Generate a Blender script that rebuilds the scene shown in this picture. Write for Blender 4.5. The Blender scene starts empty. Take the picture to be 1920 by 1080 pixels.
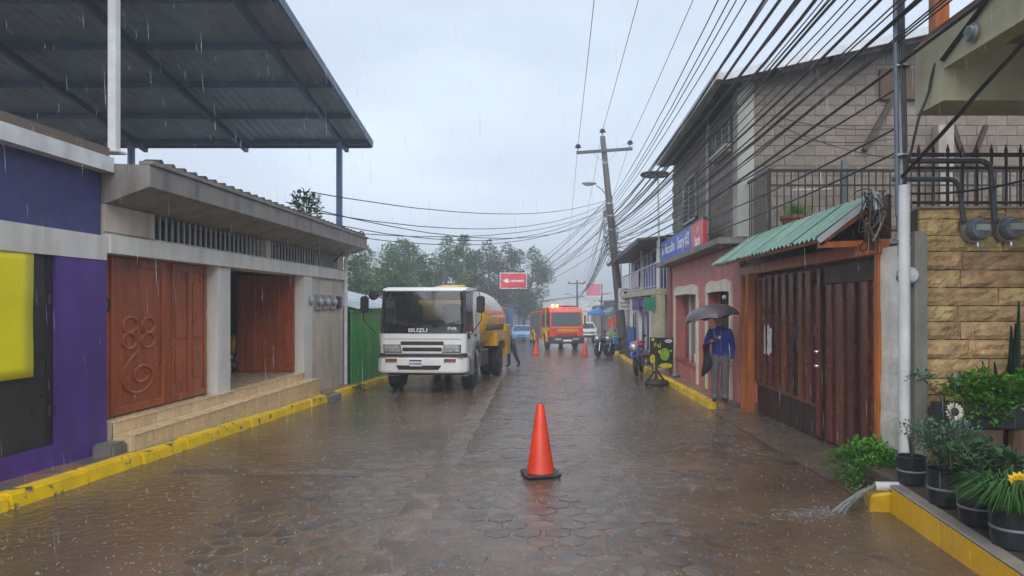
import bpy, bmesh, math, random
from mathutils import Vector, Matrix, noise as mnoise
R = math.radians
rnd = random.Random(11)
scn = bpy.context.scene
COL = scn.collection

# ------------------------------------------------------------------ camera
cam_d = bpy.data.cameras.new('camera')
cam_d.sensor_width = 36.0
cam_d.lens = 24.0
cam_d.shift_x = -90.0 / 1920.0
cam_d.shift_y = 32.0 / 1920.0
cam_d.clip_start = 0.05
cam_d.clip_end = 2000.0
cam = bpy.data.objects.new('camera', cam_d)
cam.location = (0, 0, 1.7)
cam.rotation_euler = (R(90), 0, 0)
COL.objects.link(cam)
scn.camera = cam

# ------------------------------------------------------------------ sky, sun, exposure
SUN_EL, SUN_AZ = R(46), R(182)
world = bpy.data.worlds.new('World')
scn.world = world
world.use_nodes = True
wn, wl = world.node_tree.nodes, world.node_tree.links
wn.clear()
sky = wn.new('ShaderNodeTexSky'); sky.sky_type = 'NISHITA'; sky.sun_disc = False
sky.sun_elevation = SUN_EL; sky.sun_rotation = SUN_AZ
sky.air_density = 1.0; sky.dust_density = 4.0; sky.ozone_density = 1.0
hs = wn.new('ShaderNodeHueSaturation'); hs.inputs['Saturation'].default_value = 0.34
wl.new(sky.outputs[0], hs.inputs['Color'])
# the closed cloud deck: even grey-blue with faint large billows
deck = wn.new('ShaderNodeMix'); deck.data_type = 'RGBA'; deck.inputs[0].default_value = 0.72
wl.new(hs.outputs[0], deck.inputs[6])
deck.inputs[7].default_value = (7.7, 9.0, 10.9, 1)
wtc = wn.new('ShaderNodeTexCoord')
wmap = wn.new('ShaderNodeMapping'); wmap.inputs['Scale'].default_value = (1.2, 1.2, 3.0)
wno = wn.new('ShaderNodeTexNoise'); wno.inputs['Scale'].default_value = 1.6; wno.inputs['Detail'].default_value = 4
wl.new(wtc.outputs['Generated'], wmap.inputs[0]); wl.new(wmap.outputs[0], wno.inputs['Vector'])
wmr = wn.new('ShaderNodeMapRange'); wmr.inputs[1].default_value = 0.3; wmr.inputs[2].default_value = 0.7
wmr.inputs[3].default_value = 0.82; wmr.inputs[4].default_value = 1.14
wl.new(wno.outputs[0], wmr.inputs[0])
wmul = wn.new('ShaderNodeMix'); wmul.data_type = 'RGBA'; wmul.blend_type = 'MULTIPLY'; wmul.inputs[0].default_value = 1.0
wl.new(deck.outputs[2], wmul.inputs[6]); wl.new(wmr.outputs[0], wmul.inputs[7])
bg = wn.new('ShaderNodeBackground'); bg.inputs['Strength'].default_value = 0.058
wl.new(wmul.outputs[2], bg.inputs['Color'])
wo = wn.new('ShaderNodeOutputWorld'); wl.new(bg.outputs[0], wo.inputs['Surface'])

sun_d = bpy.data.lights.new('sun', 'SUN'); sun_d.energy = 1.5; sun_d.angle = R(75); sun_d.color = (1, 0.97, 0.93)
sun = bpy.data.objects.new('sun', sun_d); COL.objects.link(sun)
sun.rotation_euler = Vector((math.sin(SUN_AZ) * math.cos(SUN_EL), math.cos(SUN_AZ) * math.cos(SUN_EL), math.sin(SUN_EL))).to_track_quat('Z', 'Y').to_euler()
scn.view_settings.view_transform = 'Standard'
scn.view_settings.look = 'None'
scn.view_settings.exposure = 1.05
scn.view_settings.gamma = 1.0
scn.cycles.use_denoising = True
scn.cycles.max_bounces = 6
scn.cycles.diffuse_bounces = 3
scn.cycles.glossy_bounces = 3
scn.cycles.transmission_bounces = 5
scn.cycles.transparent_max_bounces = 8
scn.cycles.volume_bounces = 0
scn.cycles.sample_clamp_indirect = 4

# ------------------------------------------------------------------ helpers
def gz(y):
    """height of the falling street at distance y"""
    return -0.025 * min(y, 60.0)

OFF = {}

class MB:
    def __init__(s):
        s.v = []; s.f = []; s.mi = []
    def add(s, vs, fs, mi=0):
        o = len(s.v)
        s.v += [tuple(p) for p in vs]
        for q in fs:
            s.f.append(tuple(i + o for i in q)); s.mi.append(mi)
        return s
    def hexa(s, p, mi=0):
        return s.add(p, [(0, 3, 2, 1), (4, 5, 6, 7), (0, 1, 5, 4), (1, 2, 6, 5), (2, 3, 7, 6), (3, 0, 4, 7)], mi)
    def box(s, x0, x1, y0, y1, z0, z1, mi=0):
        return s.hexa([(x0, y0, z0), (x1, y0, z0), (x1, y1, z0), (x0, y1, z0), (x0, y0, z1), (x1, y0, z1), (x1, y1, z1), (x0, y1, z1)], mi)
    def bar(s, a, b, w, h, mi=0, up=(0, 0, 1)):
        a, b = Vector(a), Vector(b); d = (b - a).normalized(); u = Vector(up)
        if abs(d.dot(u)) > 0.98: u = Vector((0, 1, 0))
        r = d.cross(u).normalized() * w / 2; t = r.cross(d).normalized() * h / 2
        return s.hexa([a - r - t, a + r - t, b + r - t, b - r - t, a - r + t, a + r + t, b + r + t, b - r + t], mi)
    def tube(s, pts, r, n=8, mi=0, cap=True):
        pts = [Vector(p) for p in pts]; k = len(pts)
        rs = r if isinstance(r, (list, tuple)) else [r] * k
        vs, fs = [], []; prev = None
        for i, p in enumerate(pts):
            d = (pts[min(i + 1, k - 1)] - pts[max(i - 1, 0)])
            d = d.normalized() if d.length > 1e-9 else Vector((0, 0, 1))
            if prev is None:
                u = Vector((0, 0, 1)) if abs(d.z) < 0.9 else Vector((1, 0, 0))
                a = d.cross(u).normalized()
            else:
                a = prev - d * prev.dot(d)
                a = a.normalized() if a.length > 1e-6 else d.orthogonal().normalized()
            prev = a; b = d.cross(a)
            for j in range(n):
                t = 2 * math.pi * j / n
                vs.append(p + (a * math.cos(t) + b * math.sin(t)) * rs[i])
        for i in range(k - 1):
            for j in range(n):
                fs.append((i * n + j, i * n + (j + 1) % n, (i + 1) * n + (j + 1) % n, (i + 1) * n + j))
        if cap:
            fs.append(tuple(range(n - 1, -1, -1))); fs.append(tuple((k - 1) * n + j for j in range(n)))
        return s.add(vs, fs, mi)
    def lathe(s, prof, c=(0, 0, 0), n=16, axis='z', mi=0):
        vs, fs = [], []; c = Vector(c); k = len(prof)
        for r, h in prof:
            for j in range(n):
                t = 2 * math.pi * j / n; x, y = r * math.cos(t), r * math.sin(t)
                vs.append(c + Vector({'z': (x, y, h), 'x': (h, x, y), 'y': (y, h, x)}[axis]))
        for i in range(k - 1):
            for j in range(n):
                fs.append((i * n + j, i * n + (j + 1) % n, (i + 1) * n + (j + 1) % n, (i + 1) * n + j))
        if prof[0][0] > 1e-5: fs.append(tuple(range(n - 1, -1, -1)))
        if prof[-1][0] > 1e-5: fs.append(tuple((k - 1) * n + j for j in range(n)))
        return s.add(vs, fs, mi)
    def extr(s, poly, axis, a, b, mi=0):
        """polygon (2-D, ccw seen from the positive axis) extruded from a to b along x, y or z"""
        def P(p, h): return {'x': (h, p[0], p[1]), 'y': (p[0], h, p[1]), 'z': (p[0], p[1], h)}[axis]
        n = len(poly)
        vs = [P(p, a) for p in poly] + [P(p, b) for p in poly]
        fs = [tuple(range(n - 1, -1, -1)), tuple(range(n, 2 * n))] + [(i, (i + 1) % n, n + (i + 1) % n, n + i) for i in range(n)]
        return s.add(vs, fs, mi)
    def ball(s, c, r, n=12, k=8, mi=0, sc=(1, 1, 1)):
        vs, fs = [], []
        for i in range(k + 1):
            f = math.pi * i / k
            for j in range(n):
                t = 2 * math.pi * j / n
                vs.append((c[0] + r * sc[0] * math.sin(f) * math.cos(t), c[1] + r * sc[1] * math.sin(f) * math.sin(t), c[2] + r * sc[2] * math.cos(f)))
        for i in range(k):
            for j in range(n):
                fs.append((i * n + j, (i + 1) * n + j, (i + 1) * n + (j + 1) % n, i * n + (j + 1) % n))
        return s.add(vs, fs, mi)
    def mesh(s, name, mats, off=(0, 0, 0), bev=0, smooth=False, seg=1):
        me = bpy.data.meshes.new(name)
        o = Vector(off)
        me.from_pydata([Vector(v) - o for v in s.v], [], s.f)
        if not isinstance(mats, (list, tuple)): mats = [mats]
        for m in mats: me.materials.append(m)
        if len(mats) > 1: me.polygons.foreach_set('material_index', s.mi)
        bm = bmesh.new(); bm.from_mesh(me)
        bmesh.ops.remove_doubles(bm, verts=bm.verts, dist=1e-5)
        bmesh.ops.recalc_face_normals(bm, faces=bm.faces)
        if bev:
            bmesh.ops.bevel(bm, geom=[e for e in bm.edges if len(e.link_faces) == 2 and e.calc_face_angle(0) > 0.5], offset=bev, segments=seg, affect='EDGES', clamp_overlap=True)
        bm.to_mesh(me); bm.free()
        if smooth:
            me.polygons.foreach_set('use_smooth', [True] * len(me.polygons))
            me.set_sharp_from_angle(angle=R(40))
        me.update()
        return me
    def build(s, name, mats, parent=None, bev=0, smooth=False, seg=1):
        off = OFF.get(parent.name, (0, 0, 0)) if parent else (0, 0, 0)
        return link(name, s.mesh(name, mats, off, bev, smooth, seg), parent)

def link(name, me, parent=None):
    o = bpy.data.objects.new(name, me); COL.objects.link(o)
    if parent:
        o.parent = parent; OFF[o.name] = OFF.get(parent.name, (0, 0, 0))
    return o

def tag(o, label=None, cat=None, group=None, kind=None):
    if label: o['label'] = label
    if cat: o['category'] = cat
    if group: o['group'] = group
    if kind: o['kind'] = kind
    return o

def thing(name, label, cat, loc, group=None, rot=None, local=False):
    o = bpy.data.objects.new(name, None); COL.objects.link(o)
    o.empty_display_size = 0.2; o.location = loc
    if rot: o.rotation_euler = rot
    OFF[o.name] = (0, 0, 0) if local else tuple(loc)
    return tag(o, label, cat, group)

def box(name, m, parent, x0, x1, y0, y1, z0, z1, bev=0):
    return MB().box(x0, x1, y0, y1, z0, z1).build(name, m, parent, bev)

def boxes(name, m, parent, bs, bev=0):
    return [box(name, m, parent, *b, bev) for b in bs]

def copy_tree(o, parent=None):
    c = o.copy(); COL.objects.link(c); c.parent = parent
    OFF[c.name] = OFF.get(o.name, (0, 0, 0))
    for ch in list(o.children): copy_tree(ch, c)
    return c

def text(name, body, size, m, parent, loc, rot, ext=0.002, sx=1.0, bold=0.0):
    cu = bpy.data.curves.new(name, 'FONT'); cu.body = body; cu.size = size; cu.extrude = ext; cu.offset = bold
    cu.align_x = 'CENTER'; cu.align_y = 'CENTER'; cu.resolution_u = 2
    t = bpy.data.objects.new(name, cu); COL.objects.link(t)
    dg = bpy.context.evaluated_depsgraph_get()
    me = bpy.data.meshes.new_from_object(t.evaluated_get(dg))
    bpy.data.objects.remove(t); bpy.data.curves.remove(cu)
    off = Vector(OFF.get(parent.name, (0, 0, 0))) if parent else Vector((0, 0, 0))
    me.transform(Matrix.Translation(Vector(loc) - off) @ rot.to_4x4() @ Matrix.Diagonal((sx, 1, 1, 1)))
    me.materials.clear(); me.materials.append(m)
    return link(name, me, parent)

def faces_camera():  # reads from -Y
    return Matrix.Rotation(R(90), 3, 'X')
def faces_left():    # on a wall whose outside looks to -X
    return Matrix.Rotation(R(-90), 3, 'Z') @ Matrix.Rotation(R(90), 3, 'X')

# ------------------------------------------------------------------ materials
MATS = {}
def mat(name, col, rough=0.5, metal=0.0, var=0.22, scale=2.5, bump=0.0, bscale=30.0, dirt=0.0, dcol=(0.05, 0.045, 0.04), stretch=(1, 1, 1),
        rand=0.0, coat=0.0, emit=0.0, alpha=1.0, trans=0.0, worn=None, wthr=0.55, wscale=9.0, spec=0.5, bdist=0.02):
    if name in MATS: return MATS[name]
    m = bpy.data.materials.new(name); m.use_nodes = True
    N, L = m.node_tree.nodes, m.node_tree.links
    b = N['Principled BSDF']
    tc = N.new('ShaderNodeTexCoord')
    def noise(sc, st=(1, 1, 1), det=5):
        mp = N.new('ShaderNodeMapping'); mp.inputs['Scale'].default_value = st
        L.new(tc.outputs['Object'], mp.inputs[0])
        n = N.new('ShaderNodeTexNoise'); n.inputs['Scale'].default_value = sc; n.inputs['Detail'].default_value = det
        n.inputs['Roughness'].default_value = 0.6
        L.new(mp.outputs[0], n.inputs['Vector']); return n.outputs[0]
    def ramp(src, a, bb, lo=0.0, hi=1.0):
        r = N.new('ShaderNodeMapRange'); r.inputs[1].default_value = a; r.inputs[2].default_value = bb
        r.inputs[3].default_value = lo; r.inputs[4].default_value = hi; L.new(src, r.inputs[0]); return r.outputs[0]
    def mix(f, a, bb, mode='MIX'):
        x = N.new('ShaderNodeMix'); x.data_type = 'RGBA'; x.blend_type = mode
        if isinstance(f, float): x.inputs[0].default_value = f
        else: L.new(f, x.inputs[0])
        for i, q in ((6, a), (7, bb)):
            if isinstance(q, tuple): x.inputs[i].default_value = (*q[:3], 1)
            else: L.new(q, x.inputs[i])
        return x.outputs[2]
    n1 = noise(scale, stretch)
    c = mix(ramp(n1, 0.3, 0.7), tuple(v * (1 - var) for v in col), tuple(min(v * (1 + var * 0.6), 1) for v in col))
    if worn:
        c = mix(ramp(noise(wscale, (1, 1, 1), 8), wthr, wthr + 0.06), c, tuple(worn))
    if dirt:
        d = ramp(noise(1.6, (2.2, 2.2, 0.35), 6), 0.42, 0.75, 0.0, dirt)
        c = mix(d, c, tuple(dcol))
    if rand:
        oi = N.new('ShaderNodeObjectInfo'); ge = N.new('ShaderNodeNewGeometry')
        ad = N.new('ShaderNodeMath'); ad.operation = 'ADD'
        L.new(oi.outputs['Random'], ad.inputs[0]); L.new(ge.outputs['Random Per Island'], ad.inputs[1])
        fr = N.new('ShaderNodeMath'); fr.operation = 'FRACT'; L.new(ad.outputs[0], fr.inputs[0])
        hsn = N.new('ShaderNodeHueSaturation'); L.new(c, hsn.inputs['Color'])
        L.new(ramp(fr.outputs[0], 0, 1, 1 - rand, 1 + rand * 0.7), hsn.inputs['Value'])
        f2 = N.new('ShaderNodeMath'); f2.operation = 'MULTIPLY'; f2.inputs[1].default_value = 7.31; L.new(fr.outputs[0], f2.inputs[0])
        f3 = N.new('ShaderNodeMath'); f3.operation = 'FRACT'; L.new(f2.outputs[0], f3.inputs[0])
        L.new(ramp(f3.outputs[0], 0, 1, 0.5 - 0.05 * rand, 0.5 + 0.05 * rand), hsn.inputs['Hue'])
        c = hsn.outputs[0]
    L.new(c, b.inputs['Base Color'])
    L.new(ramp(noise(scale * 2.3), 0.3, 0.7, max(rough - 0.1, 0.02), min(rough + 0.1, 1)), b.inputs['Roughness'])
    b.inputs['Metallic'].default_value = metal
    b.inputs['Coat Weight'].default_value = coat
    b.inputs['Coat Roughness'].default_value = 0.06
    b.inputs['Specular IOR Level'].default_value = spec
    if bump:
        bp = N.new('ShaderNodeBump'); bp.inputs['Strength'].default_value = bump; bp.inputs['Distance'].default_value = bdist
        L.new(noise(bscale, stretch, 6), bp.inputs['Height']); L.new(bp.outputs[0], b.inputs['Normal'])
    if emit:
        b.inputs['Emission Color'].default_value = (*col, 1); b.inputs['Emission Strength'].default_value = emit
    if trans: b.inputs['Transmission Weight'].default_value = trans; b.inputs['IOR'].default_value = 1.33
    if alpha < 1: b.inputs['Alpha'].default_value = alpha
    MATS[name] = m
    return m

def glass(name, col=(0.05, 0.06, 0.065), alpha=0.45, rough=0.05):
    if name in MATS: return MATS[name]
    m = mat(name, col, rough=rough, var=0.1, alpha=alpha, spec=0.9)
    return m

M_CONC = mat('wet_concrete', (0.22, 0.20, 0.18), 0.5, bump=0.25, dirt=0.5)
M_STEEL = mat('galvanised_steel', (0.33, 0.35, 0.37), 0.35, 0.7, var=0.2)
M_BLACK = mat('black_rubber', (0.015, 0.015, 0.017), 0.5, var=0.3)
M_WHITEP = mat('white_paint', (0.72, 0.73, 0.72), 0.35, dirt=0.25)
M_PVC = mat('white_pvc', (0.68, 0.70, 0.70), 0.3, dirt=0.22, dcol=(0.2, 0.18, 0.15))
M_YEL = mat('yellow_kerb_paint', (0.86, 0.57, 0.006), 0.4, worn=(0.13, 0.10, 0.07), wthr=0.575, wscale=6, bump=0.25)
M_CABLE = mat('black_cable', (0.02, 0.021, 0.025), 0.45, var=0.1)
M_DARK = mat('dark_interior', (0.018, 0.017, 0.016), 0.7)  # near-black colour paints in the shade of unlit rooms and openings
M_IRON = mat('dark_iron', (0.03, 0.028, 0.03), 0.4, 0.3)
M_TYRE = mat('tyre_rubber', (0.018, 0.018, 0.018), 0.6, bump=0.3, bscale=60)
M_CHROME = mat('chrome', (0.6, 0.6, 0.62), 0.12, 0.95, var=0.05)
M_GLASS = glass('window_glass', (0.03, 0.035, 0.04), 0.9)
M_LETW = mat('white_lettering', (0.8, 0.8, 0.8), 0.4, var=0.04)
M_LETK = mat('black_lettering', (0.02, 0.02, 0.02), 0.4, var=0.04)
M_ORW = mat('orange_stained_timber', (0.50, 0.14, 0.025), 0.4, stretch=(6, 6, 0.5), var=0.4, bump=0.2, dirt=0.25)

# ------------------------------------------------------------------ ground, road, pavements
def strip(mb, x0, x1, ys, dz, mi=0):
    vs, fs = [], []
    for y in ys: vs += [(x0, y, gz(y) + dz), (x1, y, gz(y) + dz)]
    for i in range(len(ys) - 1): fs.append((2 * i, 2 * i + 1, 2 * i + 3, 2 * i + 2))
    return mb.add(vs, fs, mi)

YS = [-30, 0, 20, 40, 60, 120, 200, 380]
g = strip(MB(), -180, 180, YS, -0.06).build('ground', mat('wet_earth', (0.10, 0.075, 0.05), 0.5, bump=0.4))
tag(g, kind='structure')

def road_material():
    m = bpy.data.materials.new('muddy_rain_water'); m.use_nodes = True
    N, L = m.node_tree.nodes, m.node_tree.links; b = N['Principled BSDF']
    tc = N.new('ShaderNodeTexCoord')
    n = N.new('ShaderNodeTexNoise'); n.inputs['Scale'].default_value = 0.7; n.inputs['Detail'].default_value = 6
    L.new(tc.outputs['Object'], n.inputs['Vector'])
    cr = N.new('ShaderNodeValToRGB')
    cr.color_ramp.elements[0].position = 0.33; cr.color_ramp.elements[0].color = (0.085, 0.055, 0.036, 1)
    cr.color_ramp.elements[1].position = 0.7; cr.color_ramp.elements[1].color = (0.16, 0.107, 0.070, 1)
    L.new(n.outputs[0], cr.inputs[0]); L.new(cr.outputs[0], b.inputs['Base Color'])
    b.inputs['Roughness'].default_value = 0.11; b.inputs['IOR'].default_value = 1.33
    v = N.new('ShaderNodeTexVoronoi'); v.inputs['Scale'].default_value = 9; v.feature = 'SMOOTH_F1'
    L.new(tc.outputs['Object'], v.inputs['Vector'])
    n2 = N.new('ShaderNodeTexNoise'); n2.inputs['Scale'].default_value = 11; n2.inputs['Detail'].default_value = 5; n2.inputs['Roughness'].default_value = 0.62
    L.new(tc.outputs['Object'], n2.inputs['Vector'])
    ad = N.new('ShaderNodeMath'); ad.operation = 'MULTIPLY_ADD'; ad.inputs[1].default_value = 0.6
    L.new(v.outputs[0], ad.inputs[0]); L.new(n2.outputs[0], ad.inputs[2])
    bp = N.new('ShaderNodeBump'); bp.inputs['Strength'].default_value = 0.42; bp.inputs['Distance'].default_value = 0.03
    L.new(ad.outputs[0], bp.inputs['Height']); L.new(bp.outputs[0], b.inputs['Normal'])
    return m
M_MUD = road_material()
XL, XR = -4.95, 2.9
road = strip(MB(), XL - 0.05, XR + 0.4, [-12, 0, 4, 8, 12, 16, 20, 30, 40, 50, 60, 90, 140, 200], 0.0).build('road', M_MUD)
tag(road, kind='structure')

M_PAV = mat('wet_concrete_paver', (0.100, 0.086, 0.074), 0.18, var=0.5, scale=1.4, bump=0.32, bscale=42, rand=0.26, spec=0.55,
            worn=(0.13, 0.09, 0.062), wthr=0.49, wscale=1.7)
def paver_mesh(k, mb=None, c=(0, 0, 0), s=0.132, tilt=(0, 0), rot=0.0, seed=0):
    q = random.Random(seed)
    o = mb or MB(); vs = []
    for ring, (f, z) in enumerate(((0.955, -0.05), (0.965, -0.010), (0.88, 0.0))):
        for j in range(6):
            t = R(60 * j + 30) + rot; jr = f * s * (1 + q.uniform(-0.09, 0.04))
            x, y = jr * math.cos(t), jr * math.sin(t)
            vs.append((c[0] + x, c[1] + y, c[2] + z + tilt[0] * x + tilt[1] * y))
    fs = [(r * 6 + j, r * 6 + (j + 1) % 6, r * 6 + 6 + (j + 1) % 6, r * 6 + 6 + j) for r in range(2) for j in range(6)]
    fs.append(tuple(range(12, 18)))
    return o.add(vs, fs)

cells = []
S = 0.14
row = 0; y = 3.6
while y < 34:
    x = XL + 0.2 + (row % 2) * S * math.sqrt(3) / 2
    while x < XR - 0.1:
        # crown of the street: the paving stands out of the water towards the middle
        u = (x + 0.1) / 2.9
        crown = 0.0018 - 0.0065 * u * u + 0.009 * mnoise.noise((x * 0.6, y * 0.42, 1.0)) + .004 * mnoise.noise((x * 2.1, y * 1.9, 4.0)) + rnd.uniform(-0.003, 0.003)
        s_c = -1.2 - 0.045 * (y - 4.5)
        if crown > -0.005 and abs(x - s_c) > 0.22 and not (abs(y - 7.75) < 0.14 and x < 0.9):
            cells.append((x + rnd.uniform(-.011, .011), y + rnd.uniform(-.011, .011), crown))
        x += S * math.sqrt(3)
    y += S * 1.5; row += 1
def in_view(c):
    px = 1050 + 1280 * c[0] / c[1]; py = 604 + 2176 / c[1]
    return -20 < px < 1940 and py < 1090
vis = sorted([c for c in cells if in_view(c)], key=lambda c: c[1])
near, rest = vis[:300], vis[300:]
protos = [paver_mesh(k, seed=k).mesh('paver', M_PAV) for k in range(14)]
for i, c in enumerate(near):
    o = link('paver', protos[(i * 5) % 14], road)
    o.location = (c[0], c[1], gz(c[1]) + c[2])
    o.rotation_euler = (-0.025 + rnd.uniform(-.02, .02), rnd.uniform(-.02, .02), R(60 * rnd.randrange(6)))
mb = MB()
for i, c in enumerate(rest):
    paver_mesh(0, mb, (c[0], c[1], gz(c[1]) + c[2]), tilt=(rnd.uniform(-.02, .02), -0.025 + rnd.uniform(-.02, .02)), seed=i)
tag(mb.build('paver_field', M_PAV, road), kind='stuff')

M_SAND = mat('sandy_concrete_band', (0.17, 0.122, 0.088), 0.3, var=0.4, scale=5, bump=0.5, bscale=40, worn=(0.10, 0.07, 0.048), wthr=0.48, wscale=2.2)
def ragged_band(pts, w, dz, seed):
    q = random.Random(seed); mb = MB(); vs = []; fs = []
    for i, (x, y) in enumerate(pts):
        a = pts[max(i - 1, 0)]; b = pts[min(i + 1, len(pts) - 1)]
        d = Vector((b[0] - a[0], b[1] - a[1], 0)).normalized(); n = Vector((-d.y, d.x, 0))
        for sgn, f in ((-1, 1.0), (-1, 0.8), (1, 0.8), (1, 1.0)):
            ww = w / 2 * f + (q.uniform(-.04, .05) if f == 1 else 0)
            vs.append((x + n.x * sgn * ww, y + n.y * sgn * ww, gz(y) + (dz if f < 1 else -0.006) + q.uniform(-.0006, .0006)))
    for i in range(len(pts) - 1):
        for j in range(3): fs.append((i * 4 + j, i * 4 + j + 1, i * 4 + 5 + j, i * 4 + 4 + j))
    return mb.add(vs, fs)
ragged_band([(-1.2 - 0.045 * (y - 4.5), y) for y in [3.5 + 0.25 * i for i in range(90)]], 0.34, 0.006, 1).build('concrete_strip', M_SAND, road, smooth=True)
ragged_band([(-4.4 + 0.2 * i, 7.75 + 0.02 * math.sin(i)) for i in range(14)], 0.3, 0.004, 2).build('concrete_strip', M_SAND, road, smooth=True)
ragged_band([(-0.9 + 0.2 * i, 7.75 + 0.02 * math.sin(i)) for i in range(9)], 0.28, 0.004, 3).build('concrete_strip', M_SAND, road, smooth=True)

# pavements and kerbs
M_WALK = mat('worn_red_brown_pavement', (0.34, 0.18, 0.105), 0.4, var=0.4, bump=0.35, dirt=0.5, worn=(0.13, 0.12, 0.11), wthr=0.5, wscale=2)
def slab(name, x0, x1, ya, yb, h, m, step=4.0):
    mb = MB(); y = ya
    ys = [ya]
    while ys[-1] < yb: ys.append(min(ys[-1] + step, yb))
    strip(mb, x0, x1, ys, h)
    for X in (x0, x1):
        vs = []
        for y in ys: vs += [(X, y, gz(y) + h), (X, y, gz(y) - 0.2)]
        mb.add(vs, [(2 * i, 2 * i + 2, 2 * i + 3, 2 * i + 1) for i in range(len(ys) - 1)])
    for y in (ya, yb):
        mb.add([(x0, y, gz(y) - .2), (x1, y, gz(y) - .2), (x1, y, gz(y) + h), (x0, y, gz(y) + h)], [(0, 1, 2, 3)])
    return tag(mb.build(name, m), kind='structure')
walk_l = slab('pavement_left', -7.2, XL - 0.16, -8, 120, 0.125, M_WALK)
walk_r = slab('pavement_right', XR + 0.16, 6.0, 13.25, 120, 0.125, M_WALK)
def kerb(parent, side, ya, yb, skip=()):
    y = ya; i = 0
    while y < yb:
        ln = min(0.92 + rnd.uniform(-.1, .12), yb - y)
        if not any(a < y + ln / 2 < b for a, b in skip):
            x0 = XL if side < 0 else XR
            lean = rnd.uniform(-.015, .015); h = 0.135 + rnd.uniform(-.012, .012); w = 0.19
            a, b = y + .008, y + ln - .008
            def X(d): return x0 + side * d
            p = [(X(0 + lean), a, gz(a) - .15), (X(w), a, gz(a) - .15), (X(w), b, gz(b) - .15), (X(0 + lean), b, gz(b) - .15),
                 (X(.045 + lean), a, gz(a) + h), (X(w), a, gz(a) + h + .006), (X(w), b, gz(b) + h + .006), (X(.045 + lean), b, gz(b) + h)]
            MB().hexa(p).build('kerb_stone', M_YEL, parent, bev=0.018, seg=2, smooth=True)
        y += ln
kerb(walk_l, -1, 0.5, 36, skip=((14.7, 15.6), (20.5, 21.0)))
kerb(walk_r, 1, 13.35, 40)
# bare grey kerb length where the yellow one is missing
MB().box(XL - .2, XL - .02, 14.75, 15.55, gz(15) - .2, gz(15) + .10).build('kerb_stone', M_CONC, walk_l, bev=0.02)
# yellow spill over the pavement by the nearest kerb stones
apron = MB()
ys = [6.1 + i * 0.5 for i in range(15)]
vs = []
for y in ys: vs += [(XR - 0.02, y, gz(y) + 0.006), (3.3, y, gz(y) + 0.05), (4.2, y, gz(y) + 0.06)]
apron.add(vs, [(3 * i + j, 3 * i + j + 1, 3 * i + 4 + j, 3 * i + 3 + j) for i in range(len(ys) - 1) for j in (0, 1)])
tag(apron.build('driveway_apron', mat('wet_driveway_concrete', (0.14, 0.105, 0.075), 0.28, var=0.35, bump=0.3, dirt=0.4), smooth=True), kind='structure')
# ================================================================== left side of the street
M_PURP = mat('purple_wall_paint', (0.095, 0.042, 0.27), 0.45, var=0.25, scale=1.3, dirt=0.5, dcol=(.045, .03, .09), bump=0.3, bscale=5, worn=(.13, .09, .22), wthr=.66, wscale=6)
M_INDIGO = mat('indigo_wall_paint', (0.05, 0.055, 0.19), 0.5, var=0.15, dirt=0.3, bump=0.1)
M_PALE = mat('pale_grey_plaster', (0.70, 0.69, 0.64), 0.55, var=0.1, dirt=0.38, dcol=(0.22, 0.18, 0.13), bump=0.1)
M_BEIGE = mat('stained_beige_plaster', (0.60, 0.53, 0.45), 0.6, var=0.15, dirt=0.6, dcol=(0.24, 0.17, 0.12), bump=0.15)

shop = thing('purple_shop', 'purple painted shop front with black metal door under the big metal canopy', 'building', (-5.6, 7.8, gz(7.8)))
box('pillar', M_PURP, shop, -6.3, -5.5, 7.45, 8.28, -0.35, 2.24)
box('plinth', M_PURP, shop, -6.3, -5.51, 0.5, 7.449, -0.35, 0.18)
box('upper_wall', M_INDIGO, shop, -6.3, -5.56, 0.5, 8.26, 2.535, 3.30)
box('lintel', M_PALE, shop, -6.3, -5.49, 0.5, 8.272, 2.242, 2.535)
box('cornice_beam', M_WHITEP, shop, -6.3, -5.40, 0.5, 8.27, 3.302, 3.48)
box('roof_slab', mat('weathered_roof_slab', (0.18, 0.13, 0.10), 0.7, dirt=0.5, bump=0.4), shop, -14, -5.45, 0.5, 8.26, 3.482, 3.6)
box('back_wall', M_PURP, shop, -14, -6.31, 0.5, 8.25, -0.35, 3.29)
dr = box('door', mat('black_door_paint', (0.022, 0.026, 0.026), 0.35, dirt=0.4, dcol=(0.07, 0.07, 0.065)), shop, -5.60, -5.545, 5.2, 7.44, 0.182, 2.24)
boxes('door_frame', M_IRON, dr, [(-5.545, -5.53, 7.36, 7.44, 0.182, 2.24), (-5.545, -5.53, 5.2, 7.36, 1.12, 1.2)])
for z in (.5, 1.7): MB().tube([(-5.53, 7.40, z), (-5.53, 7.40, z + .12)], 0.02).build('hinge', M_IRON, dr)

# yellow banner with slightly loose corners
mb = MB(); vs = []; fs = []
for i in range(13):
    for j in range(13):
        u, v = i / 12, j / 12
        yy = 5.2 + u * 1.94; zz = 2.28 - v * 1.33 - 0.03 * math.sin(u * 3.14) * (1 - v)
        vs.append((-5.508 + 0.005 * math.sin(u * 9 + v * 5) * math.sin(v * 3.1) - 0.002 * math.cos(v * 11) + .004 * math.sin(u * 21 + v * 3), yy, zz))
for i in range(12):
    for j in range(12): fs.append((i * 13 + j, i * 13 + j + 1, (i + 1) * 13 + j + 1, (i + 1) * 13 + j))
bn = mb.add(vs, fs).build('banner', mat('yellow_vinyl', (0.90, 0.80, 0.012), 0.35, var=0.08), smooth=True)
sm = bn.modifiers.new('thick', 'SOLIDIFY'); sm.thickness = 0.003
tag(bn, 'plain yellow vinyl banner hung on the black shop door', 'banner')

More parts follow.
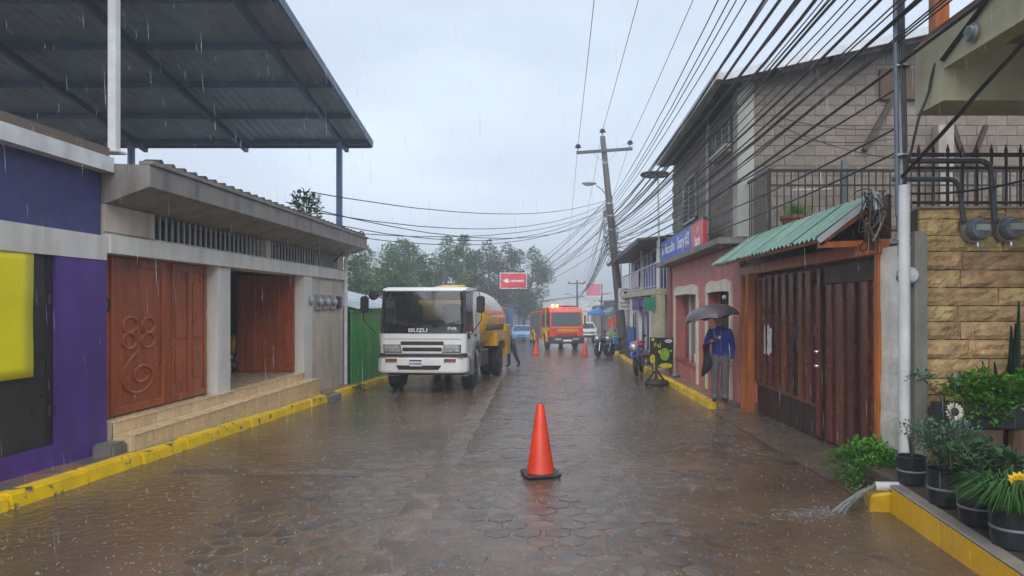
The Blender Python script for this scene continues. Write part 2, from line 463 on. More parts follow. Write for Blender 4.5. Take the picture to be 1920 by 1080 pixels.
# --- big sloping canopy on steel posts
CS = 0.197
def cz(y): return 5.65 + CS * (17.04 - y)
can = thing('metal_canopy', 'large sloping sheet metal canopy on steel posts above the left houses', 'canopy', (-5.3, 12.0, 3.5))
M_CAN = mat('slate_blue_sheet_metal', (0.26, 0.34, 0.42), 0.45, 0.1, var=0.3, scale=0.6, dirt=0.35)
M_CANB = mat('blue_steel_paint', (0.045, 0.085, 0.16), 0.4, var=0.2)
mb = MB(); n = 120; vs = []; fs = []
for i in range(n + 1):
    x = -16.5 + (16.5 - 4.7) * i / n; dz = 0.018 if i % 2 else 0.0
    vs += [(x, 1.0, cz(1.0) + dz + .1), (x, 17.04, cz(17.04) + dz + .1)]
for i in range(n): fs.append((2 * i, 2 * i + 2, 2 * i + 3, 2 * i + 1))
sh = mb.add(vs, fs).build('roof_sheet', M_CAN, can)
sm = sh.modifiers.new('thick', 'SOLIDIFY'); sm.thickness = 0.004
for i in range(12):
    y = 16.9 - i * 1.38
    MB().box(-16.5, -4.75, y - .03, y + .03, cz(y) - .02, cz(y) + .09).build('purlin', M_CANB, can)
for x in (-5.3, -7.8, -10.3, -12.8):
    MB().bar((x, 1.0, cz(1.0) - .09), (x, 17.0, cz(17.0) - .09), .09, .14).build('rafter', M_CANB, can)
MB().bar((-4.69, 1.0, cz(1.0) + .08), (-4.69, 17.08, cz(17.08) + .08), .03, .17).build('edge_flashing', M_CANB, can)
MB().box(-16.5, -4.71, 17.045, 17.075, cz(17.04) - .03, cz(17.04) + .15).build('edge_flashing', M_CANB, can)
M_POSTB = mat('blue_post_paint', (0.05, 0.12, 0.24), 0.35, var=0.15)
for (x, y, z0, m, w) in ((-5.3, 16.4, 3.44, M_POSTB, .06), (-5.5, 8.42, 3.58, M_WHITEP, .05), (-10.3, 16.4, 3.44, M_POSTB, .06), (-10.3, 8.42, 3.58, M_WHITEP, .05)):
    MB().box(x - w, x + w, y - w, y + w, z0, cz(y) - .16).box(x - w * 2, x + w * 2, y - w * 2, y + w * 2, z0 - .01, z0 + .02).build('post', m, can, bev=0.006)

# --- pale house with carved doors
hs_ = thing('pale_house', 'pale plastered house with carved brown doors and tiled entrance steps', 'building', (-5.6, 13.0, gz(13)))
FZ = 0.27
M_DOORW = mat('red_brown_carved_wood', (0.36, 0.080, 0.020), 0.33, stretch=(7, 7, 0.45), scale=2.2, var=0.45, bump=0.12, bscale=8, dirt=0.2)
M_FLOOR = mat('polished_floor_tile', (0.42, 0.33, 0.24), 0.25, var=0.15)
box('pillar', M_PALE, hs_, -5.95, -5.5, 10.97, 11.39, -0.5, 2.33)
box('side_wall', M_BEIGE, hs_, -5.95, -5.51, 15.05, 17.38, -0.6, 2.33)
box('pilaster', M_PALE, hs_, -5.95, -5.47, 14.6, 15.06, -0.6, 2.33)
box('lintel', M_PALE, hs_, -5.95, -5.45, 8.29, 17.42, 2.332, 2.56)
MB().box(-5.95, -5.55, 8.29, 17.38, 2.562, 2.60).box(-5.95, -5.52, 16.95, 17.38, 2.60, 2.93).box(-5.95, -5.52, 8.29, 9.3, 2.60, 2.93).box(-5.95, -5.55, 12.9, 13.1, 2.60, 2.93).build('clerestory_wall', M_BEIGE, hs_)
mb = MB().box(-5.93, -5.9, 9.3, 16.95, 2.60, 2.93); mb.build('clerestory_shade', M_DARK, hs_)  # dark sheet stands in for the unlit room behind the bars
y = 9.36
while y < 16.9:
    if not 12.85 < y < 13.15:
        MB().box(-5.60, -5.575, y, y + .022, 2.60, 2.93).build('window_bar', mat('pale_bar_paint', (0.42, 0.43, 0.43), 0.4), hs_)
    y += 0.155
M_EAVE = mat('rain_stained_eave', (0.26, 0.24, 0.22), 0.6, dirt=0.7, dcol=(0.07, 0.06, 0.055), bump=0.25)
MB().extr([(-5.95, 2.935), (-5.52, 2.935), (-4.98, 3.14), (-4.98, 3.40), (-5.95, 3.44)], 'y', 8.285, 17.6).build('eave', M_EAVE, hs_)
box('roof_slab', M_EAVE, hs_, -14, -5.95, 8.3, 17.55, 3.2, 3.43)
MB().box(-5.12, -4.95, 8.29, 17.66, 3.402, 3.455).build('eave_edge', M_CONC, hs_, bev=.01)
for i in range(34):
    y = 8.5 + i * 0.268
    MB().lathe([(0.055, 0), (0.05, .2)], (-5.16, y, 3.46), 8, 'x').build('roof_tile', mat('mossy_roof_tile', (0.10, 0.085, 0.075), 0.7, rand=0.4), hs_)
MB().box(-14, -8.3, 8.3, 17.38, -.6, 3.19).box(-8.3, -5.95, 17.2, 17.38, -.6, 3.19).box(-8.3, -5.95, 8.3, 8.45, -.6, 3.19).build('inner_wall', M_BEIGE, hs_)
box('porch_floor', M_FLOOR, hs_, -8.3, -5.46, 8.31, 14.58, -.5, FZ)
box('ceiling', M_BEIGE, hs_, -8.3, -5.95, 8.45, 17.2, 2.5, 2.6)
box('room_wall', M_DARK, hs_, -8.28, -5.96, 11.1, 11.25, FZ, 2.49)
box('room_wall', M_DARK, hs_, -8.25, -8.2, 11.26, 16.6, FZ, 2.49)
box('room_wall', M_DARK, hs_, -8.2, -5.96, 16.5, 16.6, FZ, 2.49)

# carved doors
def scroll(mb, P, cx, czf, czs, h, r=0.016):
    """four-loop flower above, long stem curling into a spiral below (h = half width unit)"""
    v_ = h * .62
    for k in range(4):
        a0 = R(38 + (0, 104, 180, 284)[k]); c = (cx + 1.05 * h * math.cos(a0), czf + 1.1 * v_ * math.sin(a0)); pts = []
        for i in range(20):
            t = a0 + math.pi + 2 * math.pi * 1.12 * i / 19; rr = 1 - 0.25 * i / 19
            pts.append(P(c[0] + .72 * h * rr * math.cos(t), c[1] + .78 * v_ * rr * math.sin(t)))
        mb.tube(pts, r, 6)
    pts = [P(cx - .1 * h - 1.25 * h * math.sin(u * 1.5), czf - v_ * 1.6 + (czs + .1 - czf + v_ * 1.6) * u) for u in [i / 9 for i in range(9)]]
    for i in range(40):
        v = i / 39; t = math.pi + v * 3.5 * math.pi; rr = 1 - v * .86
        pts.append(P(cx + 1.45 * h * rr * math.cos(t) + .55 * h * v, czs + 1.5 * v_ * rr * math.sin(t) + .35 * v_ * v))
    mb.tube(pts, r, 6)
def leaf_x(name_parent, y0, y1, X, panels, carve):
    d = box('door', M_DOORW, name_parent, X - .05, X, y0, y1, FZ + .01, 2.325)
    for (a, b) in panels:
        boxes('door_stile', M_DOORW, d, [(X + .001, X + .022, p, q, FZ + .02, 2.31) for p, q in ((a - .06, a), (b, b + .06))], .006)
        boxes('door_rail', M_DOORW, d, [(X + .001, X + .02, a, b, FZ + .02, FZ + .12), (X + .001, X + .02, a, b, 2.2, 2.31)], .006)
    if carve:
        a, b = panels[0]; mb = MB()
        scroll(mb, lambda u, w: (X + .008, u, w), (a + b) / 2, 1.33, .72, .24, 0.018)
        mb.build('carved_scroll', M_DOORW, d, smooth=True)
    return d
d1 = leaf_x(hs_, 8.29, 9.84, -5.67, [(8.66, 9.70)], True)
d2 = leaf_x(hs_, 9.85, 10.96, -5.675, [(10.02, 10.38), (10.50, 10.86)], False)
for (a, b) in ((10.06, 10.34), (10.54, 10.82)):
    boxes('door_panel', M_DOORW, d2, [(-5.675, -5.66, a, b, FZ + .3, 1.05), (-5.675, -5.66, a, b, 1.2, 2.05)], .012)
MB().tube([(-5.655, 8.52, 1.62), (-5.63, 8.52, 1.64), (-5.63, 8.52, 1.76), (-5.655, 8.52, 1.78)], .012, 6).build('door_handle', M_IRON, d1)
# the open leaf, square to the street
d3 = box('door', M_DOORW, hs_, -6.86, -5.66, 14.52, 14.57, FZ + .01, 2.325)
for x0, x1 in ((-6.86, -6.72), (-6.56, -6.48), (-6.02, -5.95), (-5.80, -5.66)):
    MB().box(x0, x1, 14.50, 14.519, FZ + .02, 2.31).build('door_stile', M_DOORW, d3, bev=.006)
mb = MB(); scroll(mb, lambda u, w: (u, 14.512, w), -6.25, 1.45, .75, .15, 0.014); mb.build('carved_scroll', M_DOORW, d3, smooth=True)

# tiled steps
M_TILE = mat('sand_marbled_tile', (0.72, 0.53, 0.30), 0.25, var=0.16, scale=5, rand=0.10, bump=0.06)
st = thing('entrance_steps', 'two sand coloured tiled steps below the carved brown doors', 'steps', (-5.4, 11.5, gz(11.5)))
M_GROUT = mat('dark_grout', (0.10, 0.08, 0.06), .7)
box('step_core', M_GROUT, st, -5.62, -5.215, 8.33, 14.78, -.6, 0.10)
box('step_core', M_GROUT, st, -5.60, -5.455, 8.33, 14.55, 0.10, FZ - .015)
def tiles(y0, y1, n, x, xb, z0, z1):
    w = (y1 - y0) / n
    for i in range(n):
        a = y0 + i * w + .009; b = a + w - .018
        MB().box(x - .014, x, a, b, z0, z1 - .016).build('riser_tile', M_TILE, st, bev=.003)
        MB().box(xb, x + .008, a, b, z1 - .015, z1).build('tread_tile', M_TILE, st, bev=.003)
tiles(8.32, 14.79, 15, -5.20, -5.455, -0.42, 0.116)
tiles(8.32, 14.56, 14, -5.44, -5.60, 0.118, FZ + .002)
for k, (x0, x1) in enumerate(((-5.44, -5.21),)):
    boxes('end_tile', M_TILE, st, [(x0, x1, 8.305, 8.325, -.3, .1), (x0, x1, 14.785, 14.80, -.5, .1)])
# low concrete kerb end by the purple pillar
tag(MB().box(-5.5, -5.24, 8.0, 8.29, -.25, gz(8) + .26).build('concrete_block', M_CONC, bev=.03, seg=2), 'small grey concrete block at the foot of the purple pillar', 'block')

# balloons just inside the open door
def balloon(x, y, z, r, col, nm, label, sc=(1, 1, 1.15)):
    t = thing('balloon', label, 'balloon', (x, y, z - r * 1.3), 'party balloons inside the open doorway')
    MB().ball((x, y, z), r, 16, 12, sc=sc).build('skin', mat(nm, col, 0.15, 0.3 if 'gold' in nm else 0, var=0.05), t, smooth=True)
    MB().lathe([(.001, .03), (.012, 0), (.016, -.01), (.004, -.03)], (x, y, z - r * sc[2]), 8).build('knot', mat(nm, col), t)
balloon(-7.05, 14.75, .85, .13, (0.65, 0.40, 0.04), 'gold_balloon_foil', 'tall golden balloon inside the open doorway', (0.8, .8, 1.6))
balloon(-7.12, 14.72, .56, .075, (0.6, 0.58, 0.5), 'pearl_balloon', 'small pearl balloon left of its twin inside the doorway')
balloon(-6.94, 14.74, .56, .075, (0.55, 0.46, 0.38), 'champagne_balloon', 'small champagne balloon right of the pearl one inside the doorway')
balloon(-7.05, 14.66, .42, .115, (0.02, 0.02, 0.025), 'black_balloon', 'glossy black balloon on the floor inside the open doorway')

# meters on the pale house
def wall_meter_x(y, z, X, kind, label):
    t = thing('electric_meter', label, 'meter', (X, y, z), 'meters on the pale house wall')
    if kind == 'box':
        MB().box(X, X + .05, y - .19, y + .19, z - .19, z + .16).build('backplate', M_STEEL, t, bev=.008)
    MB().lathe([(.105, 0), (.105, .025), (.095, .03)], (X + (.05 if kind == 'box' else 0), y, z), 18, 'x').build('ring', M_STEEL, t)
    MB().lathe([(.088, 0), (.088, .02), (.07, .045), (.001, .055)], (X + (.08 if kind == 'box' else .03), y, z), 18, 'x').build('glass_dome', mat('meter_glass', (0.42, 0.44, 0.45), 0.15, var=0.1), t, smooth=True)
    return t
wall_meter_x(14.95, 1.80, -5.47, 'round', 'round electric meter on the white pilaster beside the open door')
for i, (y, w) in enumerate(((15.5, 'leftmost'), (15.97, 'middle'), (16.46, 'rightmost'))):
    wall_meter_x(y, 1.78, -5.51, 'box', w + ' of three boxed electric meters on the beige house wall')
t = thing('breaker_box', 'small dark open breaker box right of the three boxed meters', 'box', (-5.51, 16.93, 1.78))
MB().box(-5.51, -5.46, 16.8, 17.08, 1.62, 1.92).build('case', mat('dark_breaker', (0.05, 0.05, 0.05), 0.5), t, bev=.006)
for z in (1.66, 1.76, 1.86): MB().box(-5.46, -5.445, 16.84, 17.04, z - .025, z + .025).build('switch', M_BLACK, t)
tag(MB().tube([(-5.45, 17.36, gz(17) + .1), (-5.45, 17.36, 2.2), (-5.45, 17.36, 2.86), (-5.3, 17.36, 3.1)], .045, 10).build('downpipe', M_PVC, smooth=True), 'white plastic downpipe at the corner of the pale house', 'pipe')

# plants by helper: leaf clumps
def leaf_quads(mb, c, d, ln, wd, mi=0, fold=0.25):
    d = Vector(d).normalized(); c = Vector(c)
    s = d.cross(Vector((0, 0, 1)))
    s = s.normalized() if s.length > .05 else Vector((1, 0, 0))
    u = s.cross(d).normalized()
    m = c + d * ln * .5
    mb.add([c, m + s * wd / 2 + u * wd * fold, c + d * ln, m - s * wd / 2 + u * wd * fold, m], [(0, 1, 4), (1, 2, 4), (2, 3, 4), (3, 0, 4)], mi)
def foliage(mb, center, rad, n, ln, wd, seed=0, up=0.3, inner=0.3):
    q = random.Random(seed)
    for i in range(n):
        while True:
            p = Vector((q.uniform(-1, 1), q.uniform(-1, 1), q.uniform(-1, 1)))
            if inner < p.length < 1: break
        l = mnoise.noise(p * 1.7 + Vector((seed, 0, 0)))
        if l < -0.25: continue
        pos = Vector(center) + Vector((p.x * rad[0], p.y * rad[1], p.z * rad[2])) * (1 + 0.25 * l)
        d = Vector((p.x + q.uniform(-.6, .6), p.y + q.uniform(-.6, .6), p.z * .5 + up + q.uniform(-.5, .4)))
        f = q.uniform(.7, 1.3)
        leaf_quads(mb, pos, d, ln * f, wd * f)
def leafmat(name, col, rough=0.4):
    return mat(name, col, max(rough, .55), var=0.5, scale=1.2, rand=0.45, spec=.22)
M_LEAF = leafmat('deep_green_leaves', (0.045, 0.13, 0.028))
M_LEAFB = leafmat('bright_green_leaves', (0.11, 0.30, 0.028))
M_LEAFG = leafmat('grey_green_leaves', (0.12, 0.21, 0.14))
M_BARK = mat('grey_bark', (0.10, 0.08, 0.065), 0.8, bump=0.6, bscale=20, stretch=(1, 1, .3))

sr = thing('roof_shrub', 'dark shrub growing on the roof edge of the pale house', 'shrub', (-5.35, 14.4, 3.44))
mb = MB(); foliage(mb, (-5.35, 14.4, 3.75), (.28, .5, .32), 500, .11, .05, 3); mb.build('foliage', M_LEAF, sr)
mb = MB()
for k in range(5): mb.tube([(-5.35, 14.4, 3.44), (-5.35 + rnd.uniform(-.2, .2), 14.4 + rnd.uniform(-.3, .3), 3.85)], [.015, .006], 5)
mb.build('stem', M_BARK, sr)

# --- green board shed
M_GRN = mat('bright_green_board_paint', (0.010, 0.38, 0.065), 0.4, var=0.3, dirt=0.35, stretch=(3, 3, .4), rand=0.12)
sd = thing('board_shed', 'bright green vertical board shed behind the white tanker cab', 'shed', (-5.35, 20.5, gz(20.5)))
y = 17.46
while y < 24.5:
    w = .21; MB().box(-5.37 + rnd.uniform(-.008, .008), -5.33, y, y + w - .012, gz(y) + .1, 1.50).build('board', M_GRN, sd, bev=.004)
    y += w
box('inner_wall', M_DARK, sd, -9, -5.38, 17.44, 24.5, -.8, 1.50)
box('top_rail', M_GRN, sd, -5.36, -5.30, 17.45, 24.5, 1.505, 1.58)
mb = MB(); n = 70; vs = []; fs = []
for i in range(n + 1):
    y = 17.42 + 7.2 * i / n; dz = .03 if i % 2 else 0
    vs += [(-5.12, y, 1.60 + dz), (-9.2, y, 2.55 + dz)]
for i in range(n): fs.append((2 * i, 2 * i + 1, 2 * i + 3, 2 * i + 2))
o = mb.add(vs, fs).build('corrugated_roof', mat('pale_wet_zinc', (0.46, 0.50, 0.54), 0.3, 0.5, var=0.3, scale=1.2, dirt=0.3), sd)
sm = o.modifiers.new('thick', 'SOLIDIFY'); sm.thickness = .006
# ================================================================== right side of the street
# --- garden bed with yellow tiled edge
bed = thing('garden_wall', 'low yellow tiled garden wall carrying the potted plants', 'wall', (2.865, 6.08, gz(6)), rot=(0, 0, R(-5)))
bed.location.x = 2.945
M_YTILE = mat('yellow_glazed_tile', (0.88, 0.50, 0.008), 0.28, var=0.14, dirt=0.12, rand=0.08, bump=0.05)
box('wall_core', M_CONC, bed, 2.885, 2.965, 1.5, 6.08, -.5, .075)
y = 6.07; i = 0
while y > 1.6:
    MB().box(2.865, 2.884, y - .455, y - .006, -.3, .072).build('wall_tile', M_YTILE, bed, bev=.003); y -= .46
MB().box(2.86, 2.975, 1.5, 6.09, .076, .10).build('wall_cap', mat('pale_mortar_cap', (0.30, 0.27, 0.23), 0.5, dirt=0.4, bump=0.3), bed, bev=.008)
MB().hexa([(2.68, 6.10, -.35), (2.9, 6.095, -.35), (2.9, 6.55, -.35), (2.78, 6.55, -.35), (2.70, 6.10, .0), (2.9, 6.095, .03), (2.9, 6.55, .0), (2.80, 6.55, -.06)]).build('end_block', mat('worn_yellow_end', (0.68, 0.42, 0.012), 0.4, dirt=0.45, worn=(0.15, 0.12, 0.08), wthr=.56), bed, bev=.02)
tag(MB().extr([(3.06, 6.08), (2.665, 1.5), (9.5, 1.5), (9.5, 7.01), (3.06, 7.01)], 'z', -.5, .085).build('flower_bed', mat('garden_soil', (0.085, 0.06, 0.042), 0.7, bump=0.6, var=0.4)), kind='structure')

# --- stone faced wall, square to the street
sw = thing('stone_wall', 'golden split stone wall carrying the iron railing', 'wall', (5.5, 7.2, .08))
M_STONE = mat('golden_split_stone', (0.60, 0.41, 0.19), 0.6, var=0.45, scale=6, bump=1.0, bscale=16, bdist=.04, rand=0.24, worn=(0.44, 0.24, 0.10), wthr=.60, wscale=3.5)
box('wall_core', mat('dark_mortar', (0.09, 0.075, 0.06), 0.8), sw, 3.735, 9.5, 7.13, 7.42, -.3, 2.70)
def stone(x0, x1, z0, z1, seed):
    q = random.Random(seed); nx, nz = 9, 4; vs = []; fs = []
    jx0, jx1, jz0, jz1 = (q.uniform(-.004, .004) for _ in range(4))
    dd = q.uniform(.015, .06)
    for i in range(nx + 1):
        for j in range(nz + 1):
            e = i in (0, nx) or j in (0, nz)
            x = x0 + (x1 - x0) * i / nx; z = z0 + (z1 - z0) * j / nz
            wob = .006 * mnoise.noise((x * 9, z * 9, seed)) if e else 0
            dep = dd * .5 + q.uniform(-.003, .003) if e else dd + .035 * mnoise.noise((x * 7, z * 14, seed * 1.7)) + q.uniform(-.009, .009)
            vs.append((x + wob + (0 if e else q.uniform(-.01, .01)), 7.10 - dep, z + wob))
    for i in range(nx):
        for j in range(nz): fs.append((i * (nz + 1) + j, (i + 1) * (nz + 1) + j, (i + 1) * (nz + 1) + j + 1, i * (nz + 1) + j + 1))
    o = len(vs)
    rim = [i * (nz + 1) for i in range(nx + 1)] + [nx * (nz + 1) + j for j in range(1, nz + 1)] + [i * (nz + 1) + nz for i in range(nx - 1, -1, -1)] + [j for j in range(nz - 1, 0, -1)]
    back = [(vs[k][0], 7.128, vs[k][2]) for k in rim]
    vs += back; L = len(rim)
    for k in range(L): fs.append((rim[k], o + k, o + (k + 1) % L, rim[(k + 1) % L]))
    MB().add(vs, fs).build('stone', M_STONE, sw)
z = .05; k = 0
while z < 2.62:
    h = .18 + rnd.uniform(-.025, .03)
    if z + h > 2.62: h = 2.70 - z
    x = 3.735 - (0 if k % 2 else .0)
    first = True
    while x < 6.4:
        w = rnd.uniform(.35, .95)
        if first and k % 3 == 1: w = .42
        stone(x + .004, x + w - .004, z + .004, z + h - .005, k * 37 + int(x * 10)); x += w; first = False
    z += h; k += 1
box('coping', mat('pale_coping', (0.36, 0.31, 0.24), 0.5, dirt=0.4), sw, 3.73, 9.5, 7.05, 7.44, 2.70, 2.725)

# plaster pillar between gate and stone wall
pp = thing('plaster_pillar', 'peeling white plaster pillar between wooden gate and stone wall', 'pillar', (3.6, 7.25, gz(7.2)))
M_PEEL = mat('peeling_plaster', (0.80, 0.78, 0.71), 0.6, var=0.25, worn=(0.30, 0.24, 0.17), wthr=.62, wscale=4, dirt=0.4, dcol=(.16, .13, .10), bump=0.5, bscale=10)
mb = MB(); vs = []; fs = []
nz_ = 14
for i in range(nz_ + 1):
    z = -.4 + i * 2.72 / nz_
    j1, j2 = rnd.uniform(-.012, .012), rnd.uniform(-.012, .012)
    vs += [(3.50 + j1, 7.02 + j2, z), (3.72, 7.04, z), (3.72, 7.5, z), (3.50 + j2, 7.5, z)]
for i in range(nz_):
    for j in range(4): fs.append((i * 4 + j, i * 4 + (j + 1) % 4, i * 4 + 4 + (j + 1) % 4, i * 4 + 4 + j))
fs.append((nz_ * 4, nz_ * 4 + 1, nz_ * 4 + 2, nz_ * 4 + 3))
mb.add(vs, fs).build('plaster', M_PEEL, pp)
box('concrete_post', mat('grey_cast_post', (0.27, 0.26, 0.24), 0.6, dirt=0.5, bump=.3), pp, 3.60, 3.728, 6.93, 7.0, -.2, 2.45)

def round_meter_y(x, y, z, r, label, group=None):
    t = thing('electric_meter', label, 'meter', (x, y, z), group)
    MB().lathe([(r, 0), (r, -.05), (r * .94, -.06)], (x, y, z), 20, 'y').build('ring', M_STEEL, t, smooth=True)
    MB().lathe([(r * .86, -.06), (r * .86, -.12), (r * .7, -.165), (.001, -.18)], (x, y, z), 20, 'y').build('glass_dome', mat('dark_meter_glass', (0.13, 0.15, 0.155), 0.12, var=0.3, scale=14), t, smooth=True)
    MB().box(x - r * .5, x + r * .55, y - .185, y - .17, z - .02, z + .045).build('dial', mat('meter_dial', (0.30, 0.32, 0.32), 0.3), t, bev=.004)
    MB().tube([(x, y - .09, z - r), (x, y - .09, z - r - .04)], .014, 6).build('seal', M_CHROME, t)
round_meter_y(4.26, 7.05, 2.47, .135, 'left of two round grey electric meters on the stone wall', 'meters on the stone wall')
round_meter_y(4.60, 7.05, 2.48, .135, 'right of two round grey electric meters on the stone wall', 'meters on the stone wall')
t = thing('electric_meter', 'round electric meter with white dial on the peeling plaster pillar', 'meter', (3.50, 7.2, 2.0))
MB().lathe([(.10, 0), (.10, -.07), (.085, -.08)], (3.55, 7.02, 2.0), 18, 'y').build('ring', M_STEEL, t, smooth=True)
MB().lathe([(.085, -.08), (.085, -.12), (.06, -.15), (.001, -.16)], (3.55, 7.02, 2.0), 18, 'y').build('glass_dome', mat('white_dial_glass', (0.55, 0.57, 0.57), 0.12), t, smooth=True)

# vertical pipes
tag(MB().tube([(3.45, 6.84, .03), (3.45, 6.84, 1.5), (3.45, 6.84, 2.9)], .054, 14).build('drain_pipe', M_PVC, smooth=True), 'thick white plastic drain pipe in front of the plaster pillar', 'pipe')
sv = thing('service_mast', 'tall grey conduit mast with strapped black cables above the white drain pipe', 'mast', (3.47, 6.9, 2.3))
MB().tube([(3.47, 6.93, 2.2), (3.46, 6.93, 4.5), (3.44, 6.92, 7.4)], .04, 12).build('conduit', mat('pale_conduit', (0.42, 0.45, 0.45), 0.35, dirt=.3), sv, smooth=True)
MB().tube([(3.40, 6.88, 2.6), (3.38, 6.88, 4.5), (3.36, 6.87, 7.4)], .024, 8).build('conduit', mat('blue_grey_conduit', (0.10, 0.13, 0.17), 0.35), sv, smooth=True)
for k in range(3):
    MB().tube([(3.50 - .02 * k, 6.87, 2.15 + .3 * k), (3.46 + .012 * k, 6.87, 3.3), (3.41 + .02 * k, 6.86, 4.6), (3.40 + .014 * k, 6.86, 7.4)], .013, 6).build('strapped_cable', M_CABLE, sv, smooth=True)
for z in (2.35, 3.2, 4.1): MB().lathe([(.085, 0), (.085, .02)], (3.45, 6.9, z), 10).build('strap', M_STEEL, sv)

# --- wooden gate
gt = thing('wooden_gate', 'dark red-brown board gate with wicket door under the green tin roof', 'gate', (3.6, 10.2, gz(10.2)))
M_GATE = mat('dark_red_gate_wood', (0.16, 0.041, 0.022), 0.30, stretch=(6, 6, .4), var=0.6, scale=2, bump=.2, bscale=10, rand=0.4, dirt=.3)
M_GATED = mat('dark_gap_wood', (0.045, 0.016, 0.011), 0.5, stretch=(5, 5, .4))
box('backing', M_GATED, gt, 3.66, 3.70, 7.56, 12.62, -.5, 2.24)
y = 7.62; k = 0
while y < 12.5:
    w = .17 + rnd.uniform(-.02, .03)
    z0 = gz(y) + .10
    if 9.55 < y: z0 = .30
    ztop = 2.2 if y > 9.5 else 1.98
    MB().box(3.60 + rnd.uniform(-.006, .006), 3.655, y, y + w, z0, ztop).build('board', M_GATE, gt, bev=.006)
    MB().box(3.632, 3.652, y + w + .012, y + .355, z0, ztop).build('board', M_GATED if k % 3 else M_GATE, gt, bev=.004)
    y += .365; k += 1
box('wicket_header', M_GATED, gt, 3.62, 3.66, 7.58, 9.48, 1.99, 2.2)
MB().box(3.585, 3.60, 9.42, 9.54, gz(9.5) + .1, 2.2).build('wicket_stile', M_GATE, gt, bev=.006)
for k in range(5):
    ya = 9.62 + k * .58
    MB().box(3.63, 3.655, ya, ya + .55, gz(ya) + .06, .285).build('kick_panel', M_GATED, gt, bev=.004)
MB().bar((3.60, 9.58, .29), (3.60, 12.5, .29), .03, .05).build('lower_rail', M_GATE, gt)
for z in (1.05, .85): MB().lathe([(.035, 0), (.035, -.02), (.02, -.05), (.001, -.06)], (3.585, 9.48, z), 10, 'x').build('lock', M_CHROME, gt, smooth=True)
gf = thing('gate_frame', 'orange stained timber frame round the dark wooden gate', 'frame', (3.55, 10.2, gz(10.2)))
for (y, w) in ((7.50, .10), (12.68, .16), (13.12, .11)):
    MB().box(3.47, 3.59, y - w / 2, y + w / 2, gz(y) - .1, 2.26).build('post', M_ORW, gf, bev=.008)
box('header', M_ORW, gf, 3.475, 3.585, 7.42, 13.2, 2.262, 2.42, .008)
MB().bar((3.02, 7.98, 2.42), (3.56, 7.98, 2.80), .06, .07).bar((3.02, 7.98, 2.40), (3.56, 7.98, 2.42), .06, .07).build('bracket', M_ORW, gf)
MB().bar((3.02, 11.0, 2.42), (3.56, 11.0, 2.80), .06, .07).build('bracket', M_ORW, gf)
box('shade_panel', M_GATED, gf, 3.60, 3.64, 7.5, 13.2, 2.43, 2.92)  # dark panel added to paint in the shade between header and tin roof
# faded paper on the gate
pb = thing('torn_poster', 'torn white poster pasted on the dark wooden gate', 'poster', (3.59, 11.8, 1.1))
mb = MB(); q = random.Random(4)
top = [(11.58 + .03 * i, 1.33 + q.uniform(-.05, .05)) for i in range(9)]; bot = [(11.60 + .03 * i, .86 + q.uniform(-.03, .03)) for i in range(8, -1, -1)]
mb.extr([p for p in bot[::-1]] + top[::-1], 'x', 3.588, 3.592).build('paper', mat('printed_paper', (0.80, 0.77, 0.75), 0.5, var=0.3, scale=9, worn=(0.10, 0.07, 0.08), wthr=.55, wscale=14), pb)
MB().extr([(11.93, .85), (12.02, .84), (12.00, 1.34), (11.95, 1.36)], 'x', 3.588, 3.592).build('paper', M_WHITEP, pb)

# green corrugated roof
cr = thing('tin_roof', 'sloping pale green corrugated tin roof above the wooden gate', 'roof', (3.3, 10.6, 2.45))
M_TIN = mat('faded_green_tin', (0.17, 0.31, 0.24), 0.38, 0.15, var=0.4, scale=1.8, stretch=(.6, 3, .6), dirt=.4, dcol=(.28, .30, .27), worn=(0.33, 0.36, 0.33), wthr=.60, wscale=3)
ns = 6
for s_ in range(ns):
    a = 7.9 + 5.4 * s_ / ns; b = 7.9 + 5.4 * (s_ + 1) / ns + .06; n = 24; vs = []; fs = []
    for i in range(n + 1):
        y = a + (b - a) * i / n; dz = .022 * math.cos(i / n * math.pi * 12) + .004 * s_ % .008
        vs += [(2.97 + rnd.uniform(-.006, .006), y, 2.47 + dz), (3.30, y, 2.47 + .52 * .48 + dz), (3.66, y, 2.99 + dz)]
    for i in range(n):
        for j in (0, 1): fs.append((3 * i + j, 3 * i + j + 1, 3 * i + 4 + j, 3 * i + 3 + j))
    o = MB().add(vs, fs).build('roof_sheet', M_TIN, cr, smooth=False)
    sm = o.modifiers.new('thick', 'SOLIDIFY'); sm.thickness = .004; sm.offset = -1
MB().bar((2.98, 7.88, 2.44), (3.66, 7.88, 2.965), .012, .07).build('edge_board', mat('pale_grey_edge', (0.34, 0.37, 0.40), .4), cr)
MB().bar((3.05, 7.9, 2.47), (3.05, 13.3, 2.47), .05, .07).build('purlin', M_ORW, cr)

# --- pink house below the block storey
ph = thing('pink_house', 'two storey house, pink shop below and grey concrete blocks above', 'building', (3.6, 17.5, gz(17.5)))
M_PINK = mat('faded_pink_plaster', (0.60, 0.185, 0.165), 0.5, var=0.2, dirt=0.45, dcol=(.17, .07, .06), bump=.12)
M_CREAM = mat('cream_trim', (0.80, 0.75, 0.56), 0.5, var=.1, dirt=.3)
PX = 3.5
mb = MB()
for (a, b, z0, z1) in ((13.30, 13.95, -.7, 2.88), (16.15, 17.35, -.7, 2.88), (20.65, 21.9, -.8, 2.88), (13.95, 16.15, 2.02, 2.88), (17.35, 20.65, 2.02, 2.88), (17.35, 20.65, -.7, .05)):
    mb.box(PX, PX + .35, a, b, z0, z1)
mb.build('shop_wall', M_PINK, ph)
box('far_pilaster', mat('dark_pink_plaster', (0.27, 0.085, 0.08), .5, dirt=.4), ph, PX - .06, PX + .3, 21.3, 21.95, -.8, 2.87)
box('house_core', M_DARK, ph, PX + .9, 9.5, 13.6, 21.8, -.8, 2.88)
